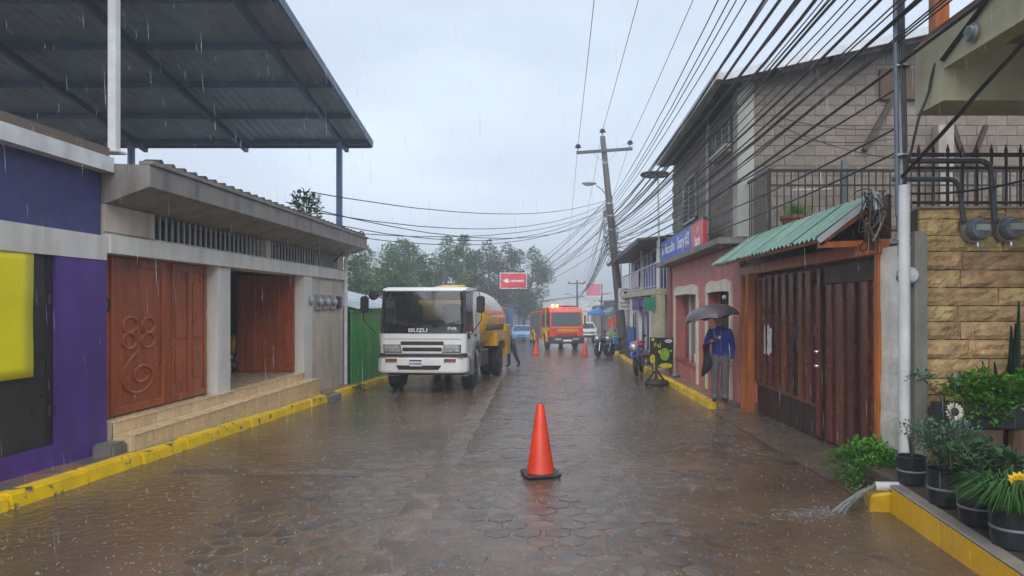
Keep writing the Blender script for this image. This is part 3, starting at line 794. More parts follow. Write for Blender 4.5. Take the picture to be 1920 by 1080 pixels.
def trim(y0, y1, zb):
    pts = []
    zt = 2.12; w = .15
    outer = [(y0 - w, zb), (y0, zb), (y0, 1.98)]
    inner_top = [(y0 + (y1 - y0) * t, 1.98 + .02 * math.sin(t * math.pi)) for t in (.2, .4, .6, .8)]
    outer2 = [(y1, 1.98), (y1, zb), (y1 + w, zb), (y1 + w, zt)]
    sc = []
    for i in range(1, 20):
        t = i / 20; sc.append((y1 + w - (y1 - y0 + 2 * w) * t, zt + .13 * abs(math.sin(t * math.pi * 2)) ** .6 + .07 * math.exp(-((t - .5) / .08) ** 2)))
    poly = outer + inner_top + outer2 + sc + [(y0 - w, zt)]
    MB().extr(poly, 'x', PX - .045, PX - .001).build('scalloped_trim', M_CREAM, ph)
trim(13.98, 16.12, -.42); trim(17.38, 20.62, -.45)
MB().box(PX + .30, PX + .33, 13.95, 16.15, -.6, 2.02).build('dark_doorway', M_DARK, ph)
w1 = box('window', mat('grey_shop_glass', (0.17, 0.18, 0.18), .12, var=.3), ph, PX + .28, PX + .31, 17.95, 19.7, .05, 1.98)
boxes('window_frame', M_PALE, w1, [(PX + .24, PX + .279, a, b, .05, 1.98) for a, b in ((17.88, 17.95), (18.8, 18.86), (19.7, 19.78))])
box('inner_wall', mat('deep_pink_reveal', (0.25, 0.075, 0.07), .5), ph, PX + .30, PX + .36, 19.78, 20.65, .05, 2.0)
box('window_sill', mat('red_sill', (0.30, 0.06, 0.05), .35, dirt=.3), ph, PX - .02, PX + .3, 17.37, 20.63, .052, .10)
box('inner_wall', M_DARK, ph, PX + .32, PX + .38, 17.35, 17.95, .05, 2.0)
MB().lathe([(.10, 0), (.13, .1), (.14, .28), (.12, .3)], (PX + .2, 18.15, .10), 12).build('window_pot', M_PALE, ph)
t = thing('wall_lamp', 'small pale round lamp above the shop doorway', 'lamp', (PX - .02, 14.25, 1.7))
MB().lathe([(.04, 0), (.05, -.04), (.03, -.07), (.001, -.08)], (PX - .05, 14.2, 1.86), 12, 'x').build('bulb', M_WHITEP, t, smooth=True)
MB().tube([(PX - .03, 14.2, 1.86), (PX - .03, 14.2, 2.0)], .012, 6).build('lead', M_CABLE, t)
M_LEDGE = mat('grimy_concrete_ledge', (0.20, 0.18, 0.16), .55, dirt=.7, dcol=(.05, .045, .04), bump=.3)
MB().extr([(3.08, 2.90), (9.5, 2.90), (9.5, 3.04), (3.08, 3.02)], 'y', 13.28, 21.95).build('ledge', M_LEDGE, ph)

# upper storey: concrete blocks
UX = 3.56; UY = 13.5
M_BLK = mat('damp_concrete_block', (0.21, 0.172, 0.138), .6, var=.3, scale=4, bump=.45, bscale=50, rand=.16, dirt=.35, dcol=(.09, .075, .06))
M_MORT = mat('block_mortar', (0.17, 0.14, 0.112), .7, dirt=.4)
def rz(x): return 6.02 + .225 * (x - 3.1)          # underside of the sloping roof
MB().extr([(UX + .02, 3.04), (9.5, 3.04), (9.5, rz(9.5) - .02), (UX + .02, rz(UX) - .02)], 'y', UY + .012, UY + .3).build('mortar_wall', M_MORT, ph)
box('mortar_wall', M_MORT, ph, UX + .012, UX + .3, UY + .3, 21.5, 3.042, rz(UX) - .03)
row = 0; z = 3.05; cnt = 0
proto_b = MB().box(.004, .396, 0, .03, .004, .196).mesh('block', M_BLK, bev=.006)
while z < 7.3:
    x = 3.84 - (.2 if row % 2 else 0)
    while x < 9.3:
        if z + .2 < rz(x) and x + .4 > 3.86 and cnt < 300:
            if x < 3.83:
                MB().box(3.84, x + .396, UY, UY + .03, z + .004, z + .196).build('block', M_BLK, ph, bev=.006)
            else:
                o = link('block', proto_b, ph); o.location = Vector((x, UY + rnd.uniform(-.003, .003), z)) - Vector(OFF[ph.name])
            cnt += 1
        x += .4
    z += .2; row += 1
mb = MB(); row = 0; z = 3.05
WIN = ((17.7, 19.6, 3.95, 5.15), (14.2, 15.45, 5.05, 5.62))
while z < 5.95:
    y = UY + .33 - (.2 if row % 2 else 0)
    while y < 21.4:
        if not any(a - .2 < y + .2 < b + .2 and c - .1 < z + .1 < d + .1 for a, b, c, d in WIN) and y > UY + .3:
            mb.box(UX - .004, UX + .02, y + .004, y + .396, z + .004, z + .196)
        y += .4
    z += .2; row += 1
tag(mb.build('block_courses', M_BLK, ph), kind='stuff')
box('corner_pillar', mat('pale_green_grey_paint', (0.36, 0.37, 0.33), .5, var=.12, dirt=.4), ph, 3.50, 3.835, UY - .03, UY + .32, 3.05, rz(3.5) - .01, .006)
def louvre(a, b, c, d, n):
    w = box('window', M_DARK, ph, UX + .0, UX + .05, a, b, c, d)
    MB().box(UX - .05, UX + .0, a, a + .06, c, d).box(UX - .05, UX, b - .06, b, c, d).box(UX - .05, UX, a, b, c, c + .06).box(UX - .05, UX, a, b, d - .06, d).box(UX - .05, UX, (a + b) / 2 - .03, (a + b) / 2 + .03, c, d).build('window_frame', mat('aluminium_frame', (0.40, 0.42, 0.43), .35, .4), w)
    for i in range(n):
        z = c + .08 + (d - c - .16) * (i + .5) / n
        for (p, q_) in ((a + .07, (a + b) / 2 - .04), ((a + b) / 2 + .04, b - .07)):
            MB().bar((UX - .03, p, z), (UX - .03, q_, z), .07, .006, up=(.6, 0, 1)).build('louvre_blade', mat('louvre_glass', (0.36, 0.42, 0.46), .12), w)
louvre(*WIN[0], 8); louvre(*WIN[1], 3)
MB().box(UX - .16, UX - .005, WIN[1][0] - .12, WIN[1][1] + .12, 4.97, 5.04).box(UX - .12, UX - .005, WIN[1][0] - .05, WIN[1][1] + .05, 4.90, 4.97).build('window_sill', M_PALE, ph, bev=.006)
MB().tube([(UX - .05, 16.2, 5.95), (UX - .05, 16.2, 3.05)], .05, 10).build('downpipe', mat('grey_pvc', (0.42, 0.43, 0.43), .35, dirt=.3), ph, smooth=True)
# roof
rf = MB(); n = 60; vs = []; fs = []
for i in range(n + 1):
    y = 12.95 + (20.95 - 12.95) * i / n; dz = .02 if i % 2 else 0
    vs += [(3.05, y, rz(3.05) + .10 + dz), (9.6, y, rz(9.6) + .10 + dz)]
for i in range(n): fs.append((2 * i, 2 * i + 1, 2 * i + 3, 2 * i + 2))
M_ZINC = mat('weathered_zinc_roof', (0.16, 0.15, 0.14), .45, .4, var=.3, dirt=.4)
rfo = rf.add(vs, fs).build('roof', M_ZINC, ph)
sm = rfo.modifiers.new('thick', 'SOLIDIFY'); sm.thickness = .01
MB().bar((3.05, 12.94, rz(3.05) + .02), (9.6, 12.94, rz(9.6) + .02), .02, .15).build('rake_board', mat('pale_blue_white_fascia', (0.55, 0.58, 0.62), .35, dirt=.2), rfo)
MB().extr([(2.96, 5.98), (3.08, 5.98), (3.08, 6.13), (2.94, 6.13)], 'y', 12.93, 20.97).build('gutter', mat('white_gutter', (0.58, 0.57, 0.52), .35, dirt=.25), rfo)
MB().extr([(3.09, 5.90), (UX + .02, 6.0), (UX + .02, 6.06), (3.09, 6.0)], 'y', 13.0, 20.9).build('soffit', M_DARK, rfo)
for i in range(5):
    x = 4.2 + i * 1.15
    MB().box(x - .04, x + .04, 12.97, UY, rz(x) - .1, rz(x) + .06).build('roof_rafter', M_GATED, rfo)
MB().bar((6.0, UY - .04, 4.75), (6.55, UY - .04, 5.75), .1, .1).build('brace', mat('old_dark_timber', (0.06, 0.045, 0.035), .7), ph)
MB().box(6.3, 9.4, UY - .08, UY - .01, 5.75, 6.35).build('timber_boarding', mat('rusty_boarding', (0.10, 0.05, 0.03), .7, dirt=.4), ph)
box('back_post', mat('pale_post', (0.36, 0.32, 0.27), .6, dirt=.4), ph, 7.35, 7.65, UY - .25, UY - .02, 2.9, 5.2)
MB().bar((7.95, UY - .2, 4.3), (7.65, UY - .2, 5.2), .08, .08).bar((7.95, UY - .2, 4.3), (8.3, UY - .2, 5.2), .08, .08).build('brace', M_GATED, ph)

# balcony in front of the block wall
bl = thing('balcony', 'small railed balcony above the tin roof of the gate', 'balcony', (4.5, 12.8, 2.9))
box('balcony_slab', M_LEDGE, bl, 3.62, 8.5, 12.0, UY - .005, 2.78, 2.895)
MB().box(3.68, 3.73, 12.06, 12.11, 2.9, 4.12).build('corner_post', M_IRON, bl)
MB().bar((3.7, 12.08, 4.08), (8.4, 12.08, 4.08), .05, .05).bar((3.7, 12.08, 3.02), (8.4, 12.08, 3.02), .03, .04).bar((3.7, 12.08, 3.82), (8.4, 12.08, 3.82), .025, .03).build('hand_rail', M_IRON, bl)
MB().bar((3.7, 12.08, 4.10), (3.7, 13.42, 4.10), .05, .05).build('hand_rail', M_IRON, bl)
MB().bar((3.7, 12.08, 3.02), (3.7, 13.42, 3.02), .03, .04).build('hand_rail', M_IRON, bl)
bal = MB().box(-.009, .009, -.009, .009, 0, 1.06).mesh('baluster', M_IRON)
x = 3.84
while x < 8.35:
    o = link('baluster', bal, bl); o.location = Vector((x, 12.08, 3.02)) - Vector(OFF[bl.name]); x += .125
for i in range(10):
    o = link('baluster', bal, bl); o.location = Vector((3.7, 12.2 + i * .125, 3.02)) - Vector(OFF[bl.name])
MB().box(5.05, 5.13, 12.2, 12.28, 2.9, 4.3).build('green_post', mat('green_grey_post', (0.12, 0.17, 0.15), .5), bl)
# terracotta planter on the balcony
tp = thing('terracotta_planter', 'terracotta planter with bright grass behind the balcony rail', 'planter', (4.3, 12.45, 2.9))
MB().lathe([(.20, 0), (.27, .34), (.30, .36), (.30, .42), (.25, .42), (.24, .36)], (4.32, 12.45, 2.9), 20).build('pot', mat('terracotta', (0.30, 0.10, 0.045), .6, dirt=.3), tp, smooth=True)
mb = MB(); q = random.Random(9)
for i in range(170):
    a = q.uniform(0, 6.28); r = q.uniform(0, .22); t_ = q.uniform(.1, .6)
    leaf_quads(mb, (4.32 + r * math.cos(a), 12.45 + r * math.sin(a), 3.28), (t_ * math.cos(a), t_ * math.sin(a), 1), q.uniform(.15, .34), .018)
mb.build('grass_tuft', M_LEAFB, tp)
t = thing('hanging_tray', 'white wire tray hanging above the terracotta planter', 'hanger', (4.55, 12.3, 3.95))
MB().tube([(4.2, 12.3, 3.78), (4.95, 12.3, 3.80)], .008, 5).tube([(4.2, 12.5, 3.80), (4.95, 12.5, 3.82)], .008, 5).tube([(4.2, 12.3, 3.78), (4.2, 12.5, 3.80)], .008, 5).tube([(4.95, 12.3, 3.8), (4.95, 12.5, 3.82)], .008, 5).build('frame', M_WHITEP, t)
MB().tube([(4.3, 12.4, 3.79), (4.33, 12.4, 4.15)], .006, 5).tube([(4.75, 12.4, 3.8), (4.73, 12.4, 4.17)], .006, 5).build('cord', M_WHITEP, t)

# --- iron railing over the stone wall
ir = thing('iron_railing', 'rust brown spear topped railing standing on the golden stone wall', 'railing', (5.5, 7.25, 2.72))
M_RUST = mat('rust_brown_iron', (0.055, 0.026, 0.020), .5, .2, dirt=.2)
pk = MB().box(-.011, .011, -.011, .011, 0, .62).add([(-.024, 0, .62), (0, -.012, .62), (.024, 0, .62), (0, .012, .62), (0, 0, .70), (0, 0, .58)], [(0, 1, 4), (1, 2, 4), (2, 3, 4), (3, 0, 4), (1, 0, 5), (2, 1, 5), (3, 2, 5), (0, 3, 5)]).mesh('picket', M_RUST)
x = 3.82
while x < 9.0:
    o = link('picket', pk, ir); o.location = Vector((x, 7.27, 2.725)) - Vector(OFF[ir.name]); x += .155
MB().bar((3.7, 7.27, 3.30), (9.1, 7.27, 3.30), .03, .04).build('rail', M_RUST, ir)
MB().bar((3.7, 7.27, 3.16), (9.1, 7.27, 3.16), .03, .025).build('rail', M_RUST, ir)
MB().bar((3.7, 7.27, 2.79), (9.1, 7.27, 2.79), .03, .03).build('rail', M_RUST, ir)
def bent(name, pts, r, label):
    tag(MB().tube(pts, r, 10).build(name, mat('slate_conduit', (0.05, 0.062, 0.075), .35), smooth=True), label, 'conduit', 'conduits feeding the stone wall meters')
def elbow(xa, xb, y, zt, zb, rr=.12):
    pts = [(xa, y, zt), (xb - rr, y, zt)]
    for i in range(1, 7):
        a = math.pi / 2 * i / 6; pts.append((xb - rr + rr * math.sin(a), y, zt - rr + rr * math.cos(a)))
    return pts + [(xb + .04, y, zb)]
bent('conduit', elbow(3.45, 4.42, 7.0, 3.18, 2.55), .03, 'longer upper bent conduit above the right stone wall meter')
bent('conduit', elbow(3.40, 4.10, 7.0, 2.99, 2.55), .026, 'shorter lower bent conduit above the left stone wall meter')

# --- balcony of the stone house, overhead at the right
sb = thing('overhead_balcony', 'cream concrete balcony with orange post jutting out above the stone wall', 'balcony', (4.5, 5.0, 3.62))
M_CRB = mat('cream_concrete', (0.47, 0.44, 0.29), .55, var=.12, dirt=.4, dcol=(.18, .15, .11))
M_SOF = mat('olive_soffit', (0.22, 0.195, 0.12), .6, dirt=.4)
box('edge_beam', M_CRB, sb, 3.60, 3.78, -1.0, 6.40, 3.92, 4.30)
box('end_beam', M_CRB, sb, 3.598, 9.0, 6.402, 6.92, 3.62, 4.302)
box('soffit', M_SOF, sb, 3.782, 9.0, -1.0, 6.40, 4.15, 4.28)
box('floor_edge', mat('red_brown_floor_edge', (0.16, 0.06, 0.035), .5), sb, 3.64, 3.74, -1, 6.9, 4.303, 4.38)
box('post', M_ORW, sb, 3.66, 3.80, 6.65, 6.79, 4.38, 6.6, .01)
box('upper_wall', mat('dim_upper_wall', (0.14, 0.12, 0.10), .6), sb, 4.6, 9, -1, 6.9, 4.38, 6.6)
for y in (6.2, 5.6): MB().box(4.4, 4.46, y - .04, y + .04, 4.38, 6.6).build('window_post', M_RUST, sb)
box('column', M_CRB, sb, 5.6, 6.0, 5.0, 5.4, .08, 4.149)
t = thing('bulkhead_lamp', 'round glass bulkhead lamp on the cream balcony beam', 'lamp', (3.6, 5.92, 4.05))
MB().lathe([(.085, 0), (.085, -.03), (.075, -.04)], (3.6, 5.92, 4.06), 18, 'x').build('rim', M_STEEL, t, smooth=True)
MB().lathe([(.072, -.04), (.06, -.07), (.001, -.085)], (3.6, 5.92, 4.06), 18, 'x').build('lens', mat('smoky_lens', (0.13, 0.17, 0.17), .08), t, smooth=True)

# --- shop sign above the pink house
sg = thing('shop_sign', 'long blue and red shop sign along the ledge of the pink house', 'sign', (3.2, 18.2, 3.02))
SX = 3.14
box('blue_board', mat('blue_sign_print', (0.012, 0.06, 0.50), .35, var=.15), sg, SX, SX + .08, 16.35, 21.3, 3.03, 3.60)
box('red_board', mat('red_sign_print', (0.62, 0.03, 0.05), .35, var=.12), sg, SX, SX + .08, 14.98, 16.348, 3.03, 3.60)
box('teal_corner', mat('teal_sign_print', (0.0, 0.22, 0.22), .35), sg, SX - .003, SX, 20.95, 21.29, 3.035, 3.25)
box('sign_frame', M_IRON, sg, SX - .005, SX + .09, 14.96, 21.32, 3.602, 3.635)
fl = faces_left()
text('lettering', 'Mercadito', .42, M_LETW, sg, (SX - .004, 19.55, 3.33), fl, bold=.004)
text('lettering', 'Soany #2', .46, M_LETW, sg, (SX - .004, 17.45, 3.33), fl, bold=.006)
MB().extr([(20.95, 3.23), (20.72, 3.23), (20.835, 3.46)], 'x', SX - .006, SX - .001).build('lettering', M_LETW, sg)
text('lettering', 'base', .34, M_LETW, sg, (SX - .004, 15.6, 3.17), fl, bold=.008)
MB().lathe([(.09, 0), (.09, -.004)], (SX - .001, 15.55, 3.42), 12, 'x').build('round_emblem', mat('peach_print', (0.75, 0.30, 0.20), .4), sg)

# wheel shaped fitting on a thin pole at the house corner
t = thing('wheel_on_pole', 'dark wheel shaped fitting on a thin pole at the house corner', 'pole', (3.25, 22.4, gz(22.4)))
MB().tube([(3.25, 22.4, gz(22)), (3.25, 22.4, 3.6), (3.22, 22.4, 5.85)], .03, 8).build('pole', M_PALE, t, smooth=True)
mb = MB(); C0 = Vector((3.12, 22.4, 5.98))
mb.tube([C0 + Vector((.44 * math.cos(a), .44 * math.sin(a), 0)) for a in [2 * math.pi * i / 24 for i in range(25)]], .05, 6, cap=False); mb.build('rim', M_IRON, t, smooth=True)
for k in range(5): MB().bar(C0, C0 + Vector((.42 * math.cos(k * 1.257), .42 * math.sin(k * 1.257), 0)), .05, .04).build('spoke', M_IRON, t)
MB().lathe([(.12, -.06), (.12, .06)], C0, 12).build('hub', M_IRON, t)

# --- blue and white house further on
bh = thing('blue_house', 'blue and white two storey house with railed upper veranda', 'building', (4.2, 29, gz(29)))
M_BLU = mat('royal_blue_paint', (0.015, 0.045, 0.33), .4, var=.2, dirt=.2)
M_YCR = mat('pale_yellow_plaster', (0.55, 0.51, 0.36), .5, dirt=.4)
M_WWL = mat('white_plaster', (0.58, 0.58, 0.55), .5, dirt=.35)
box('upper_wall', M_WWL, bh, 3.85, 9, 23.3, 37, 2.255, 4.05)
box('lower_wall', M_WWL, bh, 3.45, 9, 23.3, 37, -1.2, 2.2)
box('end_pier', M_YCR, bh, 3.04, 3.44, 22.35, 22.7, -1, 2.04)
box('upper_pier', M_YCR, bh, 3.62, 3.9, 22.9, 23.29, 2.26, 4.05)
box('veranda_floor', M_YCR, bh, 3.10, 3.85, 22.35, 37, 2.05, 2.25)
MB().extr([(2.62, 3.86), (9.2, 4.6), (9.2, 4.68), (2.62, 3.94)], 'y', 22.9, 37.2).build('roof', mat('dark_old_roof', (0.09, 0.075, 0.065), .7), bh)
box('roof_fascia', M_GATED, bh, 2.60, 2.64, 22.9, 37.2, 3.78, 3.95)
for (a, b, z0, z1, up) in ((23.9, 25.2, 2.27, 3.75, 1), (26.2, 27.5, 2.6, 3.65, 0), (29.5, 30.8, 2.27, 3.75, 1), (32.5, 34, 2.6, 3.65, 0)):
    w = box('door' if up else 'window', M_BLU if up else M_GLASS, bh, 3.80, 3.849, a, b, z0, z1)
    boxes('door_frame' if up else 'window_frame', M_BLU if not up else M_WHITEP, w, [(3.74, 3.80, a - .25, a, z0, z1), (3.74, 3.80, b, b + .25, z0, z1), (3.74, 3.80, a - .25, b + .25, z1, z1 + .15)])
for (a, b, z0, z1, m) in ((23.6, 25.4, gz(24) + .13, 1.5, M_BLU), (25.9, 26.9, gz(25) + .6, 1.5, M_GLASS), (27.4, 29.2, gz(28) + .13, 1.4, M_BLU), (31, 33, gz(32) + .5, 1.3, M_GLASS)):
    w = box('door' if m is M_BLU else 'window', m, bh, 3.41, 3.449, a, b, z0, z1)
    boxes('door_frame', M_WHITEP, w, [(3.38, 3.41, a - .12, a, z0, z1), (3.38, 3.41, b, b + .12, z0, z1), (3.38, 3.41, a - .12, b + .12, z1, z1 + .12)])
MB().bar((3.30, 22.42, 3.15), (3.30, 37, 3.15), .04, .05).bar((3.30, 22.42, 2.36), (3.30, 37, 2.36), .03, .03).bar((3.30, 22.42, 3.15), (3.85, 22.42, 3.15), .04, .05).build('veranda_rail', M_WHITEP, bh)
bal2 = MB().box(-.014, .014, -.014, .014, 0, .88).mesh('baluster', M_WHITEP)
for i in range(19):
    o = link('baluster', bal2, bh); o.location = Vector((3.30, 22.5 + i * .76, 2.26)) - Vector(OFF[bh.name])
for i in range(5):
    o = link('baluster', bal2, bh); o.location = Vector((3.40 + i * .1, 22.42, 2.26)) - Vector(OFF[bh.name])
MB().extr([(22.5, 2.28), (27.2, 2.28), (27.2, 2.85), (25.4, 3.0), (23.4, 3.3), (22.5, 3.25)], 'x', 3.34, 3.37).build('blue_panel', M_BLU, bh)
for y in (23.1, 27.7, 32.3, 36.9): MB().box(3.27, 3.33, y, y + .07, 2.26, 3.9).build('veranda_post', M_WHITEP, bh)
for y in (27.1, 30.5, 34.5): MB().box(3.14, 3.26, y, y + .12, gz(y), 2.05).build('ground_post', M_WHITEP, bh)
t = thing('cloth_banner', 'pale printed banner tied to the white veranda rail', 'banner', (3.1, 28.2, 2.4))
MB().box(3.24, 3.25, 28.2, 30.8, 2.45, 3.1).build('cloth', mat('pale_pink_print', (0.55, 0.48, 0.50), .5, var=.3, scale=3), t)
t = thing('blue_awning', 'dark blue awning sign below the white veranda', 'awning', (3.0, 28.4, 1.5))
MB().extr([(3.05, 1.50), (3.4, 1.58), (3.4, 2.0), (3.05, 1.95)], 'y', 26.3, 28.8).build('awning_box', mat('navy_awning', (0.012, 0.02, 0.19), .4), t)
text('lettering', 'D', .3, mat('sky_print', (0.2, 0.35, 0.7), .4), t, (3.2, 26.296, 1.76), faces_camera())
t = thing('green_sign', 'green hanging sign on the pale yellow pier', 'sign', (3.1, 22.9, 1.5))
MB().box(2.74, 3.10, 22.28, 22.31, 1.50, 1.96).build('board', mat('jade_print', (0.02, 0.26, 0.14), .35), t)
MB().tube([(2.78, 22.30, 1.96), (3.12, 22.40, 2.06)], .01, 6).tube([(3.08, 22.30, 1.96), (3.14, 22.40, 2.06)], .01, 6).build('hook', M_IRON, t)
t = thing('blue_panel_fence', 'low bright blue panel fence before the blue house', 'fence', (3.2, 28.5, gz(28.5)))
for i in range(3): MB().box(2.95 + .0 * i, 2.99, 27.4 + i * .95, 28.3 + i * .95, gz(28) + .55, gz(28) + 1.45).build('panel', mat('azure_panel', (0.02, 0.12, 0.38), .4, dirt=.2), t)
for i in range(4): MB().box(2.96, 3.02, 27.33 + i * .95, 27.39 + i * .95, gz(28) + .1, gz(28) + 1.5).build('post', M_BLU, t)
t = thing('brick_counter', 'dark red brick counter at the foot of the blue house', 'counter', (3.1, 27.5, gz(27)))
MB().box(3.0, 3.5, 25.2, 31.5, gz(28) - .1, gz(28) + .52).build('counter_body', mat('dark_red_brick', (0.13, 0.04, 0.03), .6, var=.4, scale=8, bump=.4), t)
MB().box(2.96, 3.54, 25.16, 31.54, gz(28) + .521, gz(28) + .57).build('counter_top', mat('brown_top', (0.09, 0.035, 0.03), .4), t)
# ================================================================== vehicles
def wheel(parent, x, y, r, w, rim_m, out):
    """tyre with a rim facing out (+1 / -1 along x)"""
    t = MB().lathe([(r * .62, -w / 2), (r * .93, -w / 2), (r, -w * .36), (r, w * .36), (r * .93, w / 2), (r * .62, w / 2)], (x, y, r), 24, 'x').build('wheel', M_TYRE, parent, smooth=True)
    xo = x + out * w * .42
    MB().lathe([(r * .62, 0), (r * .56, -out * .02), (r * .45, -out * .06), (r * .22, -out * .05), (r * .2, out * .02), (.001, out * .025)], (xo, y, r), 18, 'x').build('rim', rim_m, t, smooth=True)
    return t

M_CABW = mat('white_truck_paint', (0.80, 0.81, 0.80), .22, var=.05, coat=.5, dirt=.12, dcol=(.3, .27, .22))
M_TKY = mat('yellow_tank_paint', (0.80, 0.47, 0.010), .3, var=.15, coat=.4, dirt=.3, dcol=(.25, .13, .02))
M_CABG = glass('cab_glass', (0.014, 0.019, 0.022), .74)
M_LAMP = mat('clear_headlamp', (0.62, 0.64, 0.65), .08, .5, var=.5, scale=14)
M_AMB = mat('amber_lens', (0.22, 0.08, 0.04), .2)
tk = thing('tanker_truck', 'white cab truck with yellow gas tank parked at the left kerb', 'truck', (-3.28, 16.2, gz(16.2)), rot=(-.025, 0, R(-3)), local=True)
W = 1.06
mb = MB().extr([(.26, .88), (.26, 1.45), (1.9, 1.45), (1.9, .78), (1.62, .78), (1.5, 1.08), (1.25, 1.17), (.95, 1.08), (.8, .78), (.55, .78)], 'x', -W, W)
cab = mb.build('cab_body', M_CABW, tk, bev=.02, seg=2, smooth=True)
plan = [(W * math.cos(0), .262)]
rc = .20
for i in range(9):
    a = R(90 * i / 8); plan.append((W - rc + rc * math.cos(a), rc - rc * math.sin(a)))
plan = plan + [(-x, y) for x, y in plan[::-1]]
MB().extr(plan[::-1], 'z', .94, 1.452).build('front_panel', M_CABW, tk, bev=.025, seg=2, smooth=True)
MB().bar((-.93, -.004, 1.30), (.93, -.004, 1.30), .006, .008).build('panel_gap', M_BLACK, tk)
rfm = MB().extr([(.14, 2.45), (.20, 2.51), (.6, 2.56), (1.85, 2.57), (1.9, 2.48), (1.9, 2.44), (.16, 2.44)], 'x', -W * .955, W * .955).build('cab_roof', M_CABW, tk, bev=.02, seg=2, smooth=True)
for s in (-1, 1):
    MB().bar((s * (W - .05), .10, 1.44), (s * (W * .955 - .04), .19, 2.46), .06, .08, up=(0, 1, 0)).build('pillar', M_BLACK, tk)
    MB().bar((s * (W - .03), 1.25, 1.44), (s * (W * .955 - .03), 1.25, 2.46), .06, .12, up=(0, 1, 0)).build('pillar', M_CABW, tk)
    MB().hexa([(s * W, 1.31, 1.44), (s * (W - .05), 1.31, 1.44), (s * (W - .05), 1.9, 1.44), (s * W, 1.9, 1.44), (s * W * .955, 1.31, 2.46), (s * (W * .955 - .05), 1.31, 2.46), (s * (W * .955 - .05), 1.9, 2.46), (s * W * .955, 1.9, 2.46)]).build('quarter_panel', M_CABW, tk)
    dd = MB().hexa([(s * (W + .004), .16, 1.12), (s * (W - .01), .16, 1.12), (s * (W - .01), 1.27, 1.22), (s * (W + .004), 1.27, 1.22), (s * (W + .004), .09, 1.47), (s * (W - .01), .09, 1.47), (s * (W - .01), 1.27, 1.47), (s * (W + .004), 1.27, 1.47)]).build('door', M_CABW, tk)
    MB().add([(s * (W - .02), .12, 1.47), (s * (W - .02), 1.2, 1.47), (s * (W * .955 - .02), 1.2, 2.45), (s * (W * .955 - .02), .2, 2.45)], [(0, 1, 2, 3)]).build('window_glass', M_CABG, dd)
    MB().extr([(.14, 1.30), (.50, 1.30), (.30, 1.47), (.12, 1.47)], 'x', s * (W + .005), s * (W + .012)).build('window_drop', M_BLACK, dd)
    MB().bar((s * (W + .006), .10, 1.0), (s * (W + .006), .10, 1.45), .006, .012).build('door_gap', M_BLACK, dd)
    MB().bar((s * (W + .006), 1.285, 1.2), (s * (W + .006), 1.285, 2.0), .006, .012).build('door_gap', M_BLACK, dd)
    MB().box(s * (W + .03) - .015, s * (W + .03) + .015, 1.0, 1.18, 1.36, 1.40).build('handle', M_BLACK, dd)
    # fender and step
    MB().extr([(.62, .42), (.80, .42), (.86, .92), (1.05, 1.10), (1.45, 1.10), (1.62, .92), (1.66, .55), (1.78, .55), (1.74, 1.0), (1.5, 1.22), (1.0, 1.22), (.72, .98)], 'x', s * (W - .34), s * (W + .05)).build('fender', mat('grey_fender', (0.13, 0.15, 0.17), .4), tk)
    MB().box(s * (W - .2) - .15, s * (W - .2) + .15, .5, .66, .38, .42).build('step', M_STEEL, tk)
    # headlamp and bumper lamp
    h = MB().extr([(s * .50, .99), (s * .90, .99), (s * .91, 1.15), (s * .54, 1.15)], 'y', -.03, .03).build('headlight', M_LAMP, tk, bev=.01)
    MB().extr([(s * .485, .975), (s * .925, .975), (s * .935, 1.165), (s * .525, 1.165)], 'y', -.012, .02).build('lamp_surround', M_BLACK, h)
    MB().box(min(s * .52, s * .88), max(s * .52, s * .88), -.037, -.031, 1.055, 1.07).build('lamp_divider', M_STEEL, h)
    MB().box(min(s * .56, s * .84), max(s * .56, s * .84), -.155, -.145, .76, .84).build('fog_lamp', M_AMB, tk, bev=.008)
    # mirrors on a loop arm
    a = MB().tube([(s * W * .96, .2, 2.42), (s * (W + .28), .02, 2.46), (s * (W + .36), -.02, 2.2), (s * (W + .36), .0, 1.75), (s * (W + .1), .12, 1.42)], .013, 6).build('mirror_arm', M_BLACK, tk, smooth=True)
    MB().box(s * (W + .34) - .10, s * (W + .34) + .10, -.04, .04, 1.92, 2.32).build('mirror', M_BLACK, a, bev=.03, seg=2)
MB().lathe([(.001, -.06), (.10, -.04), (.12, 0), (.11, .05), (.001, .08)], (-W - .12, -.02, 2.34), 14, 'y').build('round_mirror', M_BLACK, tk, smooth=True)
# windscreen with black lower apron
MB().add([(-W + .02, .13, 1.64), (-W + .14, .055, 1.64), (W - .14, .055, 1.64), (W - .02, .13, 1.64), (W * .955 - .02, .21, 2.45), (W * .955 - .14, .155, 2.45), (-W * .955 + .14, .155, 2.45), (-W * .955 + .02, .21, 2.45)], [(0, 1, 6, 7), (1, 2, 5, 6), (2, 3, 4, 5)]).build('windscreen', M_CABG, tk)
MB().hexa([(-W + .14, -.008, 1.43), (W - .14, -.008, 1.43), (W - .04, .12, 1.43), (-W + .04, .12, 1.43), (-W + .14, .045, 1.66), (W - .14, .045, 1.66), (W - .04, .13, 1.66), (-W + .04, .13, 1.66)]).build('black_apron', mat('gloss_black_panel', (0.012, 0.013, 0.015), .12), tk)
MB().box(-W * .9, W * .9, .17, .22, 2.36, 2.44).build('sun_visor_band', M_BLACK, tk)
for s in (-.45, .35): MB().tube([(s, .02, 1.60), (s + .55, .055, 1.72)], .012, 5).build('wiper', M_BLACK, tk)
